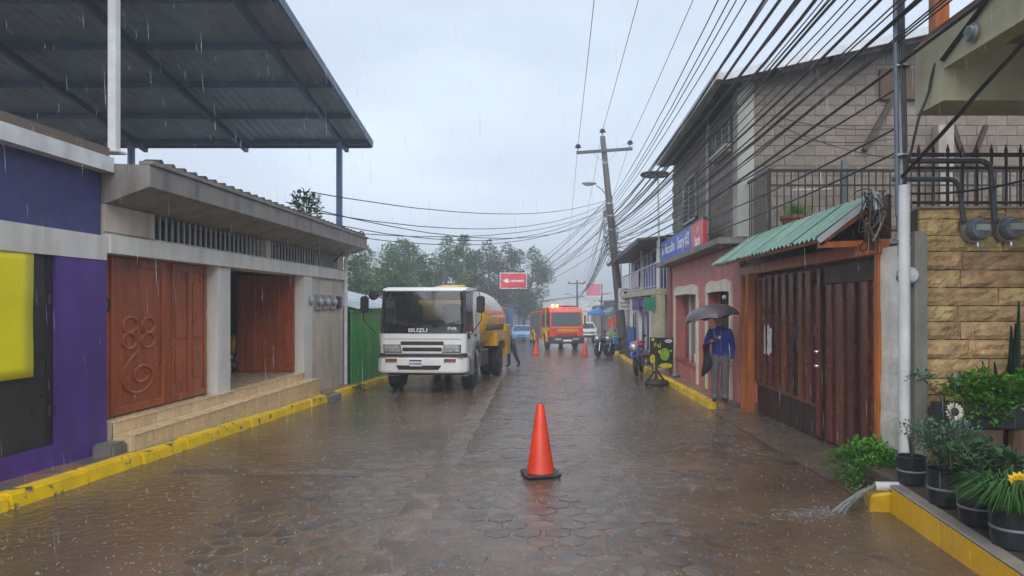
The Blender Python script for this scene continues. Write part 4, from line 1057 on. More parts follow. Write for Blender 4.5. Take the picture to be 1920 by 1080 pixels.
# interior
box('dashboard', M_BLACK, tk, -W + .1, W - .1, .12, .55, 1.42, 1.62, .03)
for s in (-.5, .5): MB().box(s - .24, s + .24, .95, 1.1, 1.3, 2.15).build('seat', mat('dark_blue_seat', (0.03, 0.04, 0.08), .7), tk, bev=.05, seg=2)
MB().tube([(.5 + .2 * math.cos(a), .5 + .06 * math.sin(a), 1.72 + .19 * math.sin(a)) for a in [i * .4189 for i in range(16)]], .014, 6).build('steering_wheel', M_BLACK, tk)
MB().box(-W + .05, -.58, 1.84, 1.88, 1.44, 2.44).box(.58, W - .05, 1.84, 1.88, 1.44, 2.44).box(-.58, .58, 1.84, 1.88, 1.44, 1.75).box(-.58, .58, 1.84, 1.88, 2.28, 2.44).build('rear_wall', M_BLACK, tk)
MB().box(-.62, -.38, .08, .12, 1.62, 1.72).build('dash_ornament', mat('red_yellow_cloth', (0.5, 0.10, 0.03), .6, var=.8, scale=25), tk, bev=.02)
# grilles
for (z0, z1, w) in ((1.15, 1.245, .52), (1.0, 1.10, .48)):
    gq = MB().box(-w, w, -.012, .02, z0, z1).build('grille', M_BLACK, tk, bev=.015)
    MB().box(-w + .03, w - .03, -.018, -.012, (z0 + z1) / 2 - .006, (z0 + z1) / 2 + .006).build('grille_bar', mat('dark_grey_trim', (0.06, 0.06, 0.065), .4), gq)
MB().box(-W + .02, W - .02, .03, .4, .84, .95).build('front_gap', M_BLACK, tk)
bpm = MB().extr([(-W - .02, .35), (-W - .02, .08), (-W + .03, -.03), (-W + .14, -.10), (-W + .28, -.13), (W - .28, -.13), (W - .14, -.10), (W - .03, -.03), (W + .02, .08), (W + .02, .35)], 'z', .50, .86).build('bumper', M_CABW, tk, bev=.03, seg=2, smooth=True)
MB().box(-W + .05, W - .05, -.10, .2, .862, .885).build('bumper_step', mat('grey_trim', (0.11, 0.115, 0.12), .4), bpm)
MB().extr([(-.58, .68), (-.52, .58), (.42, .58), (.50, .68)], 'y', -.145, -.12).build('bumper_slot', M_BLACK, bpm)
pl = MB().box(-.26, .03, -.16, -.148, .66, .815).build('licence_plate', M_LETW, bpm, bev=.005)
MB().box(-.26, .03, -.163, -.1605, .775, .812).build('plate_band', mat('plate_blue', (0.02, 0.05, 0.28), .4), pl)
text('lettering', 'HCB4020', .072, mat('plate_ink', (0.03, 0.04, 0.08), .4), pl, (-.115, -.162, .715), faces_camera(), bold=.002)
text('lettering', 'ISUZU', .125, mat('silver_badge', (0.7, 0.7, 0.72), .3, .1), tk, (-.10, -.014, 1.50), faces_camera(), .006, 1.35, bold=.004)
text('lettering', 'FVR', .10, mat('silver_badge', (0.5, 0.5, 0.52)), tk, (.72, -.004, 1.54), faces_camera(), .006, 1.35, bold=.003)
# chassis and wheels
MB().box(-.42, .42, .3, 8.0, .55, .78).box(-.9, .9, .35, .6, .42, .55).build('chassis', mat('chassis_black', (0.02, 0.02, 0.02), .6), tk)
MB().tube([(-.9, 1.22, .46), (.9, 1.22, .46)], .07, 8).tube([(-.9, 5.7, .46), (.9, 5.7, .46)], .09, 8).build('axle', M_BLACK, tk)
for s in (-1, 1):
    wheel(tk, s * .92, 1.22, .48, .28, M_STEEL, s)
    wheel(tk, s * .95, 5.7, .48, .27, M_STEEL, s); wheel(tk, s * .62, 5.7, .48, .27, M_STEEL, s)
    MB().box(s * .80 - .22, s * .80 + .22, 2.3, 3.6, .5, .95).build('side_box', mat('dark_side_box', (0.05, 0.045, 0.04), .5), tk, bev=.02)
    MB().extr([(4.55, .98), (4.85, .98), (5.1, 1.12), (6.3, 1.12), (6.5, .98), (6.9, .98), (6.9, 1.40), (4.55, 1.40)], 'x', s * .60, s * 1.12).build('tank_fender', M_TKY, tk)
MB().box(-1.10, 1.10, 6.95, 8.0, .60, 1.62).build('rear_cabinet', M_TKY, tk, bev=.02)
MB().box(1.102, 1.108, 7.05, 7.9, .7, 1.5).build('cabinet_door', mat('yellow_door_paint', (0.68, 0.33, 0.008), .35), tk)
# tank
def tank_shell(y0, y1, a0, a1, rx, rz, zc, n=24):
    mb = MB(); vs = []; fs = []
    for i in range(n + 1):
        a = R(a0 + (a1 - a0) * i / n)
        vs += [(rx * math.cos(a), y0, zc + rz * math.sin(a)), (rx * math.cos(a), y1, zc + rz * math.sin(a))]
    for i in range(n): fs.append((2 * i, 2 * i + 2, 2 * i + 3, 2 * i + 1))
    return mb.add(vs, fs)
ZC, RX, RZ = 1.74, 1.08, .99
prof = [(.001, 2.1), (.35, 2.12), (.7, 2.22), (.92, 2.42), (1.0, 2.7), (1.0, 6.7), (.92, 6.98), (.7, 7.18), (.35, 7.28), (.001, 7.3)]
mb = MB().lathe(prof, (0, 0, 0), 40, 'y')
mb.v = [(v[0] * RX, v[1], v[2] * RZ + ZC) for v in mb.v]
tank = mb.build('tank', M_TKY, tk, smooth=True)
tank_shell(3.5, 6.6, 18, 162, RX + .006, RZ + .006, ZC).build('printed_wrap', mat('pale_wrap_print', (0.50, 0.47, 0.42), .35, var=.35, scale=3, worn=(0.45, 0.18, 0.08), wthr=.62, wscale=4), tank, smooth=True)
for (a, b) in ((11, 18), (162, 169)):
    tank_shell(2.75, 6.65, a, b, RX + .009, RZ + .009, ZC, 4).build('orange_band', mat('orange_reflective', (0.80, 0.13, 0.02), .35), tank, smooth=True)
for i in range(8):
    for s in (-1, 1): MB().hexa([(s * (RX + .004), 2.9 + i * .45, ZC - .28), (s * (RX - .06), 2.9 + i * .45, ZC - .28), (s * (RX - .06), 3.0 + i * .45, ZC - .28), (s * (RX + .004), 3.0 + i * .45, ZC - .28), (s * (RX + .008), 3.1 + i * .45, ZC - .10), (s * (RX - .05), 3.1 + i * .45, ZC - .10), (s * (RX - .05), 3.2 + i * .45, ZC - .10), (s * (RX + .008), 3.2 + i * .45, ZC - .10)]).build('hazard_stripe', M_BLACK, tank)
MB().lathe([(.24, 0), (.24, .07), (.2, .09), (.001, .09)], (0, 4.2, ZC + RZ - .02), 16).build('manhole', M_TKY, tank, smooth=True)
MB().box(-.15, .15, 2.9, 3.2, 1.2, 1.75).build('valve_box', M_STEEL, tk)

# --- fire engine
M_RED = mat('fire_red_paint', (0.72, 0.065, 0.018), .28, var=.1, coat=.4, dirt=.15)
M_FYEL = mat('fire_yellow_paint', (0.72, 0.48, 0.01), .3, var=.1)
fe = thing('fire_engine', 'red and yellow fire engine with lit orange beacons facing the camera', 'fire engine', (.42, 43.2, gz(43.2)), rot=(-.025, 0, R(13)), local=True)
FW = 1.08
MB().extr([(.0, .72), (-.02, 1.35), (.0, 1.42), (2.7, 1.42), (2.7, .62), (2.1, .62), (1.98, .98), (1.72, 1.12), (1.4, 1.12), (1.12, .98), (1.0, .62), (.3, .62)], 'x', -FW, FW).build('cab_body', M_RED, fe, bev=.03, seg=2)
MB().extr([(.16, 2.38), (.3, 2.58), (.7, 2.66), (2.65, 2.66), (2.7, 2.3), (.14, 2.3)], 'x', -FW * .97, FW * .97).build('cab_roof', M_RED, fe, bev=.03, seg=2)
MB().box(-FW * .97, FW * .97, 1.2, 2.7, 1.42, 2.3).build('crew_cab', M_RED, fe)
MB().add([(-FW + .1, .0, 1.45), (FW - .1, .0, 1.45), (FW * .97 - .1, .14, 2.3), (-FW * .97 + .1, .14, 2.3)], [(0, 1, 2, 3)]).build('windscreen', glass('fire_glass', (0.10, 0.12, 0.13), .85), fe)
for s in (-1, 1):
    MB().bar((s * (FW - .05), .0, 1.42), (s * (FW * .97 - .05), .15, 2.32), .1, .1, up=(0, 1, 0)).build('pillar', M_RED, fe)
    MB().hexa([(s * FW, .1, 1.45), (s * (FW - .04), .1, 1.45), (s * (FW - .04), 1.2, 1.45), (s * FW, 1.2, 1.45), (s * FW * .97, .22, 2.3), (s * (FW * .97 - .04), .22, 2.3), (s * (FW * .97 - .04), 1.2, 2.3), (s * FW * .97, 1.2, 2.3)]).build('side_window', glass('fire_side_glass', (0.03, 0.03, 0.035), .95), fe)
    MB().box(s * (FW + .003), s * (FW + .012), 1.02, 1.42, .75, 2.66).build('yellow_stripe', M_FYEL, fe)
    MB().box(s * (FW + .001), s * (FW + .010), 1.45, 2.4, 1.45, 2.2).build('crew_window', M_GLASS, fe)
    MB().box(s * (FW + .002), s * (FW + .011), .12, 1.0, 1.15, 1.36).build('yellow_panel', M_FYEL, fe)
    MB().box(s * (FW + .002), s * (FW + .011), 1.44, 2.6, 1.15, 1.36).build('yellow_panel', M_FYEL, fe)
    for yy in (1.56, 5.6):
        MB().extr([(yy - .66, .45), (yy - .52, .45), (yy - .5, .8), (yy - .3, 1.02), (yy + .3, 1.02), (yy + .5, .8), (yy + .52, .45), (yy + .66, .45), (yy + .62, .9), (yy + .35, 1.16), (yy - .35, 1.16), (yy - .62, .9)], 'x', s * (FW - .2), s * (FW + .06)).build('yellow_fender', M_FYEL, fe)
        wheel(fe, s * (FW - .16), yy, .46, .26, M_STEEL, s)
    MB().box(s * (FW + .16) - .05, s * (FW + .16) + .05, .05, .13, 1.6, 2.15).build('mirror', M_BLACK, fe, bev=.02)
    for k in range(3):
        MB().box(s * (FW + .002), s * (FW + .02), 2.95 + k * 1.22, 4.1 + k * 1.22, .95 if k == 1 else .75, 2.3).build('roller_shutter', mat('silver_shutter', (0.20, 0.21, 0.22), .4, .4, stretch=(1, 1, 12), scale=4, var=.3), fe)
    MB().box(s * .58 - .22, s * .58 + .22, -.16, -.13, .56, .70).build('headlight', M_LAMP, fe)
MB().box(-FW, FW, 2.8, 6.9, .6, 2.42).build('equipment_body', M_RED, fe, bev=.02)
MB().box(-FW + .1, FW - .1, 3.0, 6.8, 2.42, 2.50).build('roof_rack', M_STEEL, fe)
for s in (-.8, -.3, .3, .8): MB().bar((s, 3.0, 2.6), (s, 6.7, 2.6), .05, .05).build('ladder_rail', M_STEEL, fe)
MB().box(-FW - .03, FW + .03, -.14, .4, .34, .80).build('bumper', mat('dark_bumper', (0.03, 0.032, 0.035), .4), fe, bev=.03)
MB().box(-.7, .7, -.03, .0, .80, .98).build('grille', M_BLACK, fe)
for z in (.84, .9, .96): MB().box(-.72, .72, -.04, -.03, z - .012, z + .012).build('grille_bar', M_RED, fe)
MB().box(-.25, .3, -.155, -.142, .48, .60).build('licence_plate', M_LETW, fe)
text('lettering', 'BOMBEROS', .23, M_FYEL, fe, (.12, -.03, 1.17), faces_camera(), .006, 1.15, bold=.006)
MB().box(-.85, -.45, -.025, -.02, 1.30, 1.36).build('badge', M_CHROME, fe)
MB().box(-.2, .85, .42, .6, 2.67, 2.76).build('light_bar', mat('red_lens', (0.35, 0.02, 0.02), .2), fe, bev=.02)
M_BEAC = mat('lit_orange_beacon', (1.0, 0.25, 0.04), .3, var=.02, emit=9.0)
for x in (-.78, -.5): MB().ball((x, .5, 2.74), .09, 10, 8).build('beacon', M_BEAC, fe, smooth=True)
MB().box(-.05, .55, 1.6, 2.0, 2.67, 2.80).build('roof_unit', M_RED, fe)

# --- cars
def car(name, label, loc, rotz, paint, suv, glassm):
    c = thing(name, label, 'car', loc, rot=(-.025, 0, rotz), local=True)
    w = .92 if suv else .86
    if suv: prof = [(0, .42), (-.02, .75), (.12, .98), (1.15, 1.08), (1.75, 1.62), (2.2, 1.70), (3.9, 1.66), (4.35, 1.05), (4.4, .42)]
    else: prof = [(0, .32), (-.02, .58), (.15, .74), (1.0, .90), (1.65, 1.40), (2.1, 1.47), (3.1, 1.44), (3.75, .98), (4.1, .92), (4.15, .34)]
    mb = MB().extr(prof, 'x', -w, w)
    zb = 1.05 if suv else .92
    mb.v = [(v[0] * (1 - max(v[2] - zb, 0) * .30) * (1 - .07 * max(0, 1 - v[1]) ** 2), v[1], v[2]) for v in mb.v]
    mb.build('body', paint, c, bev=.05, seg=2, smooth=True)
    a, b = prof[3], prof[4]
    def wx(z): return w * (1 - max(z - zb, 0) * .30)
    def onp(t): return (a[0] + (b[0] - a[0]) * t - .02, a[1] + (b[1] - a[1]) * t + .02)
    p, q = onp(.12), onp(.92)
    MB().add([(-wx(p[1]) + .08, p[0], p[1]), (wx(p[1]) - .08, p[0], p[1]), (wx(q[1]) - .1, q[0], q[1]), (-wx(q[1]) + .1, q[0], q[1])], [(0, 1, 2, 3)]).build('windscreen', glassm, c)
    for s in (-1, 1):
        zt = prof[5][1] - .1
        MB().add([(s * (wx(zb + .05) + .006), a[0] + .35, zb + .05), (s * (wx(zb + .05) + .006), prof[-2][0] - .7, zb + .05), (s * (wx(zt) + .006), prof[-3][0] - .6 if not suv else 3.7, zt), (s * (wx(zt) + .006), b[0] + .1, zt)], [(0, 1, 2, 3)]).build('side_window', glassm, c)
        MB().extr([(s * .50, .62 if not suv else .78), (s * .82, .66 if not suv else .80), (s * .80, .76 if not suv else .92), (s * .52, .72 if not suv else .92)], 'y', -.04, .12).build('headlight', M_LAMP, c, bev=.01)
        r = .37 if suv else .31
        for yy in (.85, 3.35 if suv else 3.3): wheel(c, s * (w - .09), yy, r, .2, M_STEEL, s)
        MB().box(s * (w + .08) - .07, s * (w + .08) + .07, 1.45, 1.55, zb + .02, zb + .16).build('mirror', paint, c, bev=.02)
    if suv:
        for k in range(7): MB().box(-.42 + k * .125, -.34 + k * .125, -.045, -.0, .76, .92).build('grille_slot', M_BLACK, c)
        MB().box(-.8, .8, -.06, .1, .44, .62).build('lower_bumper', M_BLACK, c, bev=.03)
    else:
        MB().box(-.4, .4, -.04, .05, .36, .46).build('lower_grille', M_BLACK, c, bev=.02)
        MB().box(-.35, .35, -.03, .05, .60, .66).build('upper_grille', M_BLACK, c)
    return c
car('parked_car', 'white car with slotted grille half hidden behind the fire engine', (2.2, 56.5, gz(56.5)), R(2), mat('white_car_paint', (0.62, 0.64, 0.66), .2, coat=.6, var=.04), True, M_GLASS)
car('parked_car', 'light blue hatchback parked between the tanker and the fire engine', (-3.2, 57, gz(57)), R(2), mat('sky_blue_car_paint', (0.13, 0.30, 0.56), .2, coat=.6, var=.05), False, M_GLASS)

# --- motorcycles
def motorbike(label, loc, rotz, col, nm, steer=0.2, topcase=None):
    b = thing('motorcycle', label, 'motorcycle', loc, 'motorcycles parked on the right', rot=(-.02, R(-7), rotz), local=True)
    P = mat(nm, col, .2, coat=.6, var=.08)
    for y in (0, 1.28):
        t = MB().lathe([(.20, -.045), (.27, -.05), (.295, -.02), (.295, .02), (.27, .05), (.20, .045)], (0, y, .295), 22, 'x').build('wheel', M_TYRE, b, smooth=True)
        MB().lathe([(.205, -.02), (.19, -.03), (.19, .03), (.205, .02)], (0, y, .295), 18, 'x').lathe([(.05, -.05), (.05, .05)], (0, y, .295), 10, 'x').build('rim', M_STEEL, t)
        for k in range(5): MB().bar((0, y, .295), (0, y + .19 * math.cos(k * 1.257), .295 + .19 * math.sin(k * 1.257)), .02, .025).build('spoke', M_STEEL, t)
    MB().tube([(-.08, 0, .3), (-.08, .2, .82)], .02, 8).tube([(.08, 0, .3), (.08, .2, .82)], .02, 8).build('fork', M_CHROME, b, smooth=True)
    MB().extr([(-.24, .56), (-.02, .64), (.2, .58), (.2, .62), (0, .70), (-.26, .60)], 'x', -.08, .08).build('front_mudguard', P, b)
    MB().ball((0, .02, .90), .12, 12, 8, sc=(1.1, .7, 1.0)).build('headlight', M_LAMP, b, smooth=True)
    MB().extr([(.04, .76), (.12, .72), (.2, 1.0), (.13, 1.1), (.06, 1.02)], 'x', -.12, .12).build('front_cowl', mat('grey_cowl', (0.25, 0.26, 0.28), .3), b, bev=.03, seg=2)
    MB().tube([(-.36, .38, 1.02), (-.2, .26, 1.03), (0, .24, .98), (.2, .26, 1.03), (.36, .38, 1.02)], .014, 8).build('handlebar', M_BLACK, b, smooth=True)
    for s in (-1, 1):
        MB().tube([(s * .28, .32, 1.03), (s * .34, .24, 1.2)], .008, 5).ball((s * .36, .24, 1.24), .06, 10, 6, sc=(1.1, .3, .8)).build('mirror', M_BLACK, b, smooth=True)
        MB().ball((s * .2, .14, .84), .03, 8, 6).build('indicator', M_AMB, b)
        MB().extr([(.22, .62), (.6, .58), (.62, .80), (.3, .86)], 'x', s * .10, s * .17).build('side_fairing', P, b, bev=.015)
        MB().tube([(s * .1, .75, .3), (s * .22, .75, .3)], .02, 6).build('footpeg', M_BLACK, b)
    MB().ball((0, .5, .86), .2, 12, 8, sc=(.72, 1.25, .62)).build('fuel_tank', P, b, smooth=True)
    MB().extr([(.62, .78), (1.35, .82), (1.4, .90), (1.05, .88), (.68, .84)], 'x', -.12, .12).build('seat', M_BLACK, b, bev=.025, seg=2)
    MB().box(-.14, .14, .42, .82, .28, .58).build('engine', mat('engine_grey', (0.09, 0.09, 0.095), .4, .6), b, bev=.04)
    MB().tube([(.12, .5, .3), (.16, .8, .25), (.17, 1.5, .38)], [.025, .03, .045], 8).build('exhaust', M_CHROME, b, smooth=True)
    MB().bar((.06, .75, .4), (.06, 1.28, .3), .03, .05).bar((-.06, .75, .4), (-.06, 1.28, .3), .03, .05).bar((0, .2, .85), (0, .7, .5), .05, .06).build('frame', M_BLACK, b)
    MB().extr([(1.2, .62), (1.55, .7), (1.58, .76), (1.2, .76)], 'x', -.08, .08).build('rear_mudguard', P, b)
    if topcase:
        MB().box(-.16, .16, 1.1, 1.45, .90, 1.10).build('top_load', topcase, b, bev=.03)
    return b
motorbike('blue motorcycle with pink bundle on its seat, nearest on the right kerb', (2.42, 21.5, gz(21.5)), R(-14), (0.02, 0.05, 0.36), 'blue_bike_paint', topcase=mat('pink_bundle', (0.6, 0.06, 0.14), .4))
motorbike('turquoise motorcycle leaning beside the foot of the utility pole', (2.35, 33.2, gz(33)), R(-48), (0.02, 0.22, 0.42), 'turquoise_bike_paint')
motorbike('dark motorcycle parked left of the turquoise one', (1.85, 33.0, gz(33.0)), R(-35), (0.03, 0.035, 0.05), 'dark_bike_paint')

# --- traffic cones
def cone(label, x, y, rz_, h=.78, base_m=M_BLACK):
    c = thing('traffic_cone', label, 'cone', (x, y, gz(y) + .012), 'orange traffic cones on the road', rot=(-.025, 0, rz_), local=True)
    m = mat('orange_cone_plastic', (0.74, 0.045, 0.012), .32, var=.2, scale=5, dirt=.45, dcol=(.30, .05, .02), worn=(.5, .06, .02), wthr=.66, wscale=14)
    MB().lathe([(.155, .03), (.15, .05), (.042, h - .02), (.036, h), (.026, h), (.026, h - .05)], (0, 0, 0), 28).build('cone_body', m, c, smooth=True)
    mb = MB().box(-.2, .2, -.2, .2, .0, .035)
    MB().extr([(-.2, -.17), (-.17, -.2), (.17, -.2), (.2, -.17), (.2, .17), (.17, .2), (-.17, .2), (-.2, .17)], 'z', 0, .035).build('base_plate', base_m, c, bev=.008)
    return c
cone('tall orange traffic cone on black base in the middle of the road', -.215, 7.55, R(12))
cone('small distant orange cone before the left front wheel of the fire engine', -1.25, 35.8, R(5), .72, mat('orange_base', (0.55, 0.06, 0.012), .4))
cone('small distant orange cone before the right side of the fire engine', 1.26, 34.5, R(20), .72, mat('orange_base', (0.55, 0.06, 0.012), .4))
# ================================================================== people
def grow(name, joints, edges, root, mats, pick, extra=None, sub=2):
    """one continuous body: joints {name: (x, y, z, rx, ry)} grown with a skin, then shared out to materials"""
    names = list(joints); idx = {n: i for i, n in enumerate(names)}
    me = bpy.data.meshes.new(name)
    me.from_pydata([joints[n][:3] for n in names], [(idx[a], idx[b]) for a, b in edges], [])
    o = bpy.data.objects.new(name, me); COL.objects.link(o)
    o.modifiers.new('skin', 'SKIN'); sv_ = me.skin_vertices[0].data
    for n, i in idx.items():
        j = joints[n]; sv_[i].radius = (j[3], j[4]); sv_[i].use_root = (n == root)
    s = o.modifiers.new('sub', 'SUBSURF'); s.levels = sub; s.render_levels = sub
    dg = bpy.context.evaluated_depsgraph_get(); dg.update()
    out = bpy.data.meshes.new_from_object(o.evaluated_get(dg))
    bpy.data.objects.remove(o)
    bm = bmesh.new(); bm.from_mesh(out)
    if extra:
        for (vs, fs) in extra:
            bv = [bm.verts.new(v) for v in vs]
            for f in fs:
                try: bm.faces.new([bv[k] for k in f])
                except ValueError: pass
    bmesh.ops.recalc_face_normals(bm, faces=bm.faces)
    for f in bm.faces:
        f.material_index = pick(f.calc_center_median()); f.smooth = True
    out.materials.clear()
    for m in mats: out.materials.append(m)
    bm.to_mesh(out); bm.free()
    out.name = name
    return out

M_SKIN = mat('brown_skin', (0.42, 0.22, 0.14), .5, var=.1)
M_HAIR = mat('black_hair', (0.012, 0.01, 0.009), .6, bump=.5, bscale=80)
M_SWEAT = mat('royal_blue_sweater', (0.010, 0.028, 0.29), .65, var=.2, bump=.3, bscale=18)
M_TROUS = mat('wet_grey_trousers', (0.16, 0.142, 0.148), .6, var=.3, bump=.8, bscale=9)
M_SHOE = mat('dark_shoe_leather', (0.02, 0.018, 0.018), .4)

def head_parts(parent, c, yaw, hair=True, cap=None):
    """face features on a head centred at c, looking along -Y turned by yaw"""
    Rm = Matrix.Rotation(yaw, 3, 'Z'); C = Vector(c)
    def T(mb): mb.v = [tuple(Rm @ Vector(v) + C) for v in mb.v]; return mb
    mb = T(MB().ball((0, .005, .0), .1, 16, 12, sc=(.80, .98, 1.18))); hd = mb.build('head', M_SKIN, parent, smooth=True)
    T(MB().add([(-.018, -.088, -.02), (.018, -.088, -.02), (0, -.125, -.022), (0, -.09, .035), (0, -.09, -.035)], [(0, 2, 3), (2, 1, 3), (0, 4, 2), (4, 1, 2)])).build('nose', M_SKIN, hd)
    for s in (-1, 1):
        T(MB().ball((s * .031, -.086, .012), .012, 8, 6, sc=(1.2, .7, .7))).build('eye', mat('eye_white', (0.5, 0.48, 0.45), .3), hd)
        T(MB().ball((s * .031, -.094, .012), .006, 6, 5)).build('iris', M_HAIR, hd)
        T(MB().bar((s * .015, -.095, .032), (s * .05, -.085, .034), .006, .008)).build('eyebrow', M_HAIR, hd)
        T(MB().ball((s * .083, .01, -.005), .026, 8, 6, sc=(.4, .8, 1.2))).build('ear', M_SKIN, hd)
    T(MB().ball((0, -.083, -.055), .02, 8, 6, sc=(1.3, .5, .32))).build('mouth', mat('lip', (0.22, 0.08, 0.06), .5), hd)
    mb = MB().ball((0, .018, .022), .105, 16, 12, sc=(.84, .98, 1.12))
    keep = [f for f in mb.f if all(mb.v[i][2] > .045 or mb.v[i][1] > .035 for i in f) and all(mb.v[i][2] > -.06 for i in f)]
    mb.f = keep; mb.mi = [0] * len(keep)
    T(mb).build('hair' if not cap else 'cap', cap or M_HAIR, parent, smooth=True)

def finger_tubes(palm, d, side, curl, n=4, L=.075, r=.0085):
    out = []; palm = Vector(palm); d = Vector(d).normalized(); side = Vector(side).normalized(); c = Vector(curl).normalized()
    for k in range(n):
        b = palm + side * (.022 * (k - 1.5)) + d * .03; l = L * (.85, 1, .95, .75)[k]
        m = MB().tube([b, b + d * l * .45, b + d * l * .6 + c * l * .35, b + d * l * .35 + c * l * .62], [r, r, r * .9, r * .7], 6); out.append((m.v, m.f))
    b = palm - side * .035
    m = MB().tube([b, b - side * .02 + d * .025 + c * .015, b + d * .05 + c * .035], [r * 1.1, r, r * .8], 6); out.append((m.v, m.f))
    return out

# man with the umbrella (metres, local to his feet; he faces the camera)
man = thing('person', 'man in blue sweater and grey trousers standing under the umbrella', 'person', (3.09, 13.25, gz(13.25) + .14), local=True, rot=(0, 0, R(-8)))
J = {'pelvis': (.02, 0, .92, .15, .11), 'waist': (.02, 0, 1.08, .155, .115), 'chest': (.02, .0, 1.28, .185, .125), 'neckb': (.02, .01, 1.42, .09, .08), 'neck': (.0, -.01, 1.50, .052, .055), 'headc': (-.01, -.02, 1.58, .05, .05),
     'shl': (-.17, 0, 1.37, .075, .075), 'ell': (-.26, -.02, 1.12, .058, .058), 'wrl': (-.16, -.20, 1.20, .04, .04), 'hal': (-.13, -.245, 1.235, .036, .03),
     'shr': (.20, 0, 1.37, .075, .075), 'elr': (.26, .03, 1.10, .058, .058), 'wrr': (.245, -.03, .86, .038, .038), 'har': (.24, -.045, .79, .028, .036),
     'hipl': (-.075, 0, .84, .105, .11), 'knl': (-.08, -.01, .48, .075, .08), 'anl': (-.075, .02, .11, .062, .068), 'tol': (-.11, -.13, .045, .042, .035),
     'hipr': (.115, 0, .84, .105, .11), 'knr': (.11, -.02, .48, .075, .08), 'anr': (.10, .02, .11, .062, .068), 'tor': (.13, -.14, .045, .042, .035)}
E = [('pelvis', 'waist'), ('waist', 'chest'), ('chest', 'neckb'), ('neckb', 'neck'), ('neck', 'headc'), ('chest', 'shl'), ('shl', 'ell'), ('ell', 'wrl'), ('wrl', 'hal'), ('chest', 'shr'), ('shr', 'elr'), ('elr', 'wrr'), ('wrr', 'har'),
     ('pelvis', 'hipl'), ('hipl', 'knl'), ('knl', 'anl'), ('anl', 'tol'), ('pelvis', 'hipr'), ('hipr', 'knr'), ('knr', 'anr'), ('anr', 'tor')]
def pick(c):
    if c.z < .105: return 3
    if (Vector((-.13, -.245, 1.235)) - c).length < .085: return 0
    if c.z < .845 and c.x > .195: return 0
    if c.z > 1.455 and abs(c.x) < .09: return 0
    if c.z < .93 and not (c.x > .19): return 2
    return 1
ex = finger_tubes((-.13, -.25, 1.24), (.25, -.3, .2), (0, .3, 1), (.8, .5, 0)) + finger_tubes((.24, -.05, .77), (0, -.05, -1), (0, 1, 0), (-1, 0, 0))
link('body', grow('body', J, E, 'pelvis', [M_SKIN, M_SWEAT, M_TROUS, M_SHOE], pick, ex), man)
head_parts(man, (-.02, -.02, 1.62), R(10))
MB().add([(-.04, -.131, 1.27), (-.005, -.131, 1.235), (.03, -.131, 1.27), (-.005, -.131, 1.305)], [(0, 1, 2, 3)]).build('chest_emblem', M_LETW, man)
MB().tube([(.02, -.124, 1.44), (.02, -.137, 1.2), (.02, -.128, .98)], .004, 5).build('zip', M_STEEL, man)
MB().lathe([(.075, 0), (.07, .05), (.062, .05), (.066, 0)], (.005, -.002, 1.43), 14).build('collar', M_SWEAT, man, smooth=True)
# folded dark jacket over the raised arm
mb = MB(); vs = []; fs = []
for i in range(7):
    for j in range(9):
        u, v = i / 6, j / 8
        vs.append((-.33 + .16 * u + .02 * math.sin(v * 5 + u * 4), -.13 + .05 * math.sin(u * 3.1) + .03 * math.sin(v * 7), 1.13 - .62 * v * (1 - .25 * u)))
for i in range(6):
    for j in range(8): fs.append((i * 9 + j, i * 9 + j + 1, (i + 1) * 9 + j + 1, (i + 1) * 9 + j))
jk = mb.add(vs, fs).build('folded_jacket', mat('black_jacket', (0.02, 0.02, 0.022), .7)); jk.matrix_world = Matrix.Translation(man.location) @ Matrix.Rotation(R(-8), 4, 'Z')
sm = jk.modifiers.new('thick', 'SOLIDIFY'); sm.thickness = .03
tag(jk, 'black jacket hanging over the forearm of the man with the umbrella', 'jacket')

# umbrella
um = thing('umbrella', 'dark grey umbrella held by the man in blue', 'umbrella', (2.955, 12.97, 1.02), rot=(R(-4), R(-9), 0), local=True)
M_UMB = mat('grey_umbrella_cloth', (0.085, 0.075, 0.085), .4, var=.25, scale=3)
RU, HU = .545, .29
def rib_pt(a, t, sag=0.0):
    return Vector((RU * math.sin(t * 1.45) / math.sin(1.45) * math.cos(a), RU * math.sin(t * 1.45) / math.sin(1.45) * math.sin(a), .70 - HU * (1 - math.cos(t * 1.45)) / (1 - math.cos(1.45)) + sag))
for k in range(8):
    vs = []; fs = []; n, m_ = 8, 7
    for i in range(n + 1):
        t = i / n
        for j in range(m_ + 1):
            u = j / m_; a = 2 * math.pi * (k + u) / 8
            p = rib_pt(a, t); q = math.sin(u * math.pi)
            p.x *= 1 - .07 * q * t; p.y *= 1 - .07 * q * t; p.z += .05 * q * t * t - .012 * q * t
            vs.append(p)
    for i in range(n):
        for j in range(m_): fs.append((i * (m_ + 1) + j, i * (m_ + 1) + j + 1, (i + 1) * (m_ + 1) + j + 1, (i + 1) * (m_ + 1) + j))
    MB().add(vs, fs).build('panel', M_UMB, um, smooth=True)
    a = 2 * math.pi * k / 8
    MB().tube([rib_pt(a, t / 6) - Vector((0, 0, .006)) for t in range(7)], .004, 5).tube([(0, 0, .42), rib_pt(a, .5) - Vector((0, 0, .01))], .003, 4).build('rib', M_STEEL, um)
MB().tube([(0, 0, -.06), (0, 0, .76)], .008, 8).build('shaft', M_STEEL, um)
MB().tube([(0, 0, -.07), (0, 0, .06)], .017, 8).build('handle', M_BLACK, um, smooth=True)

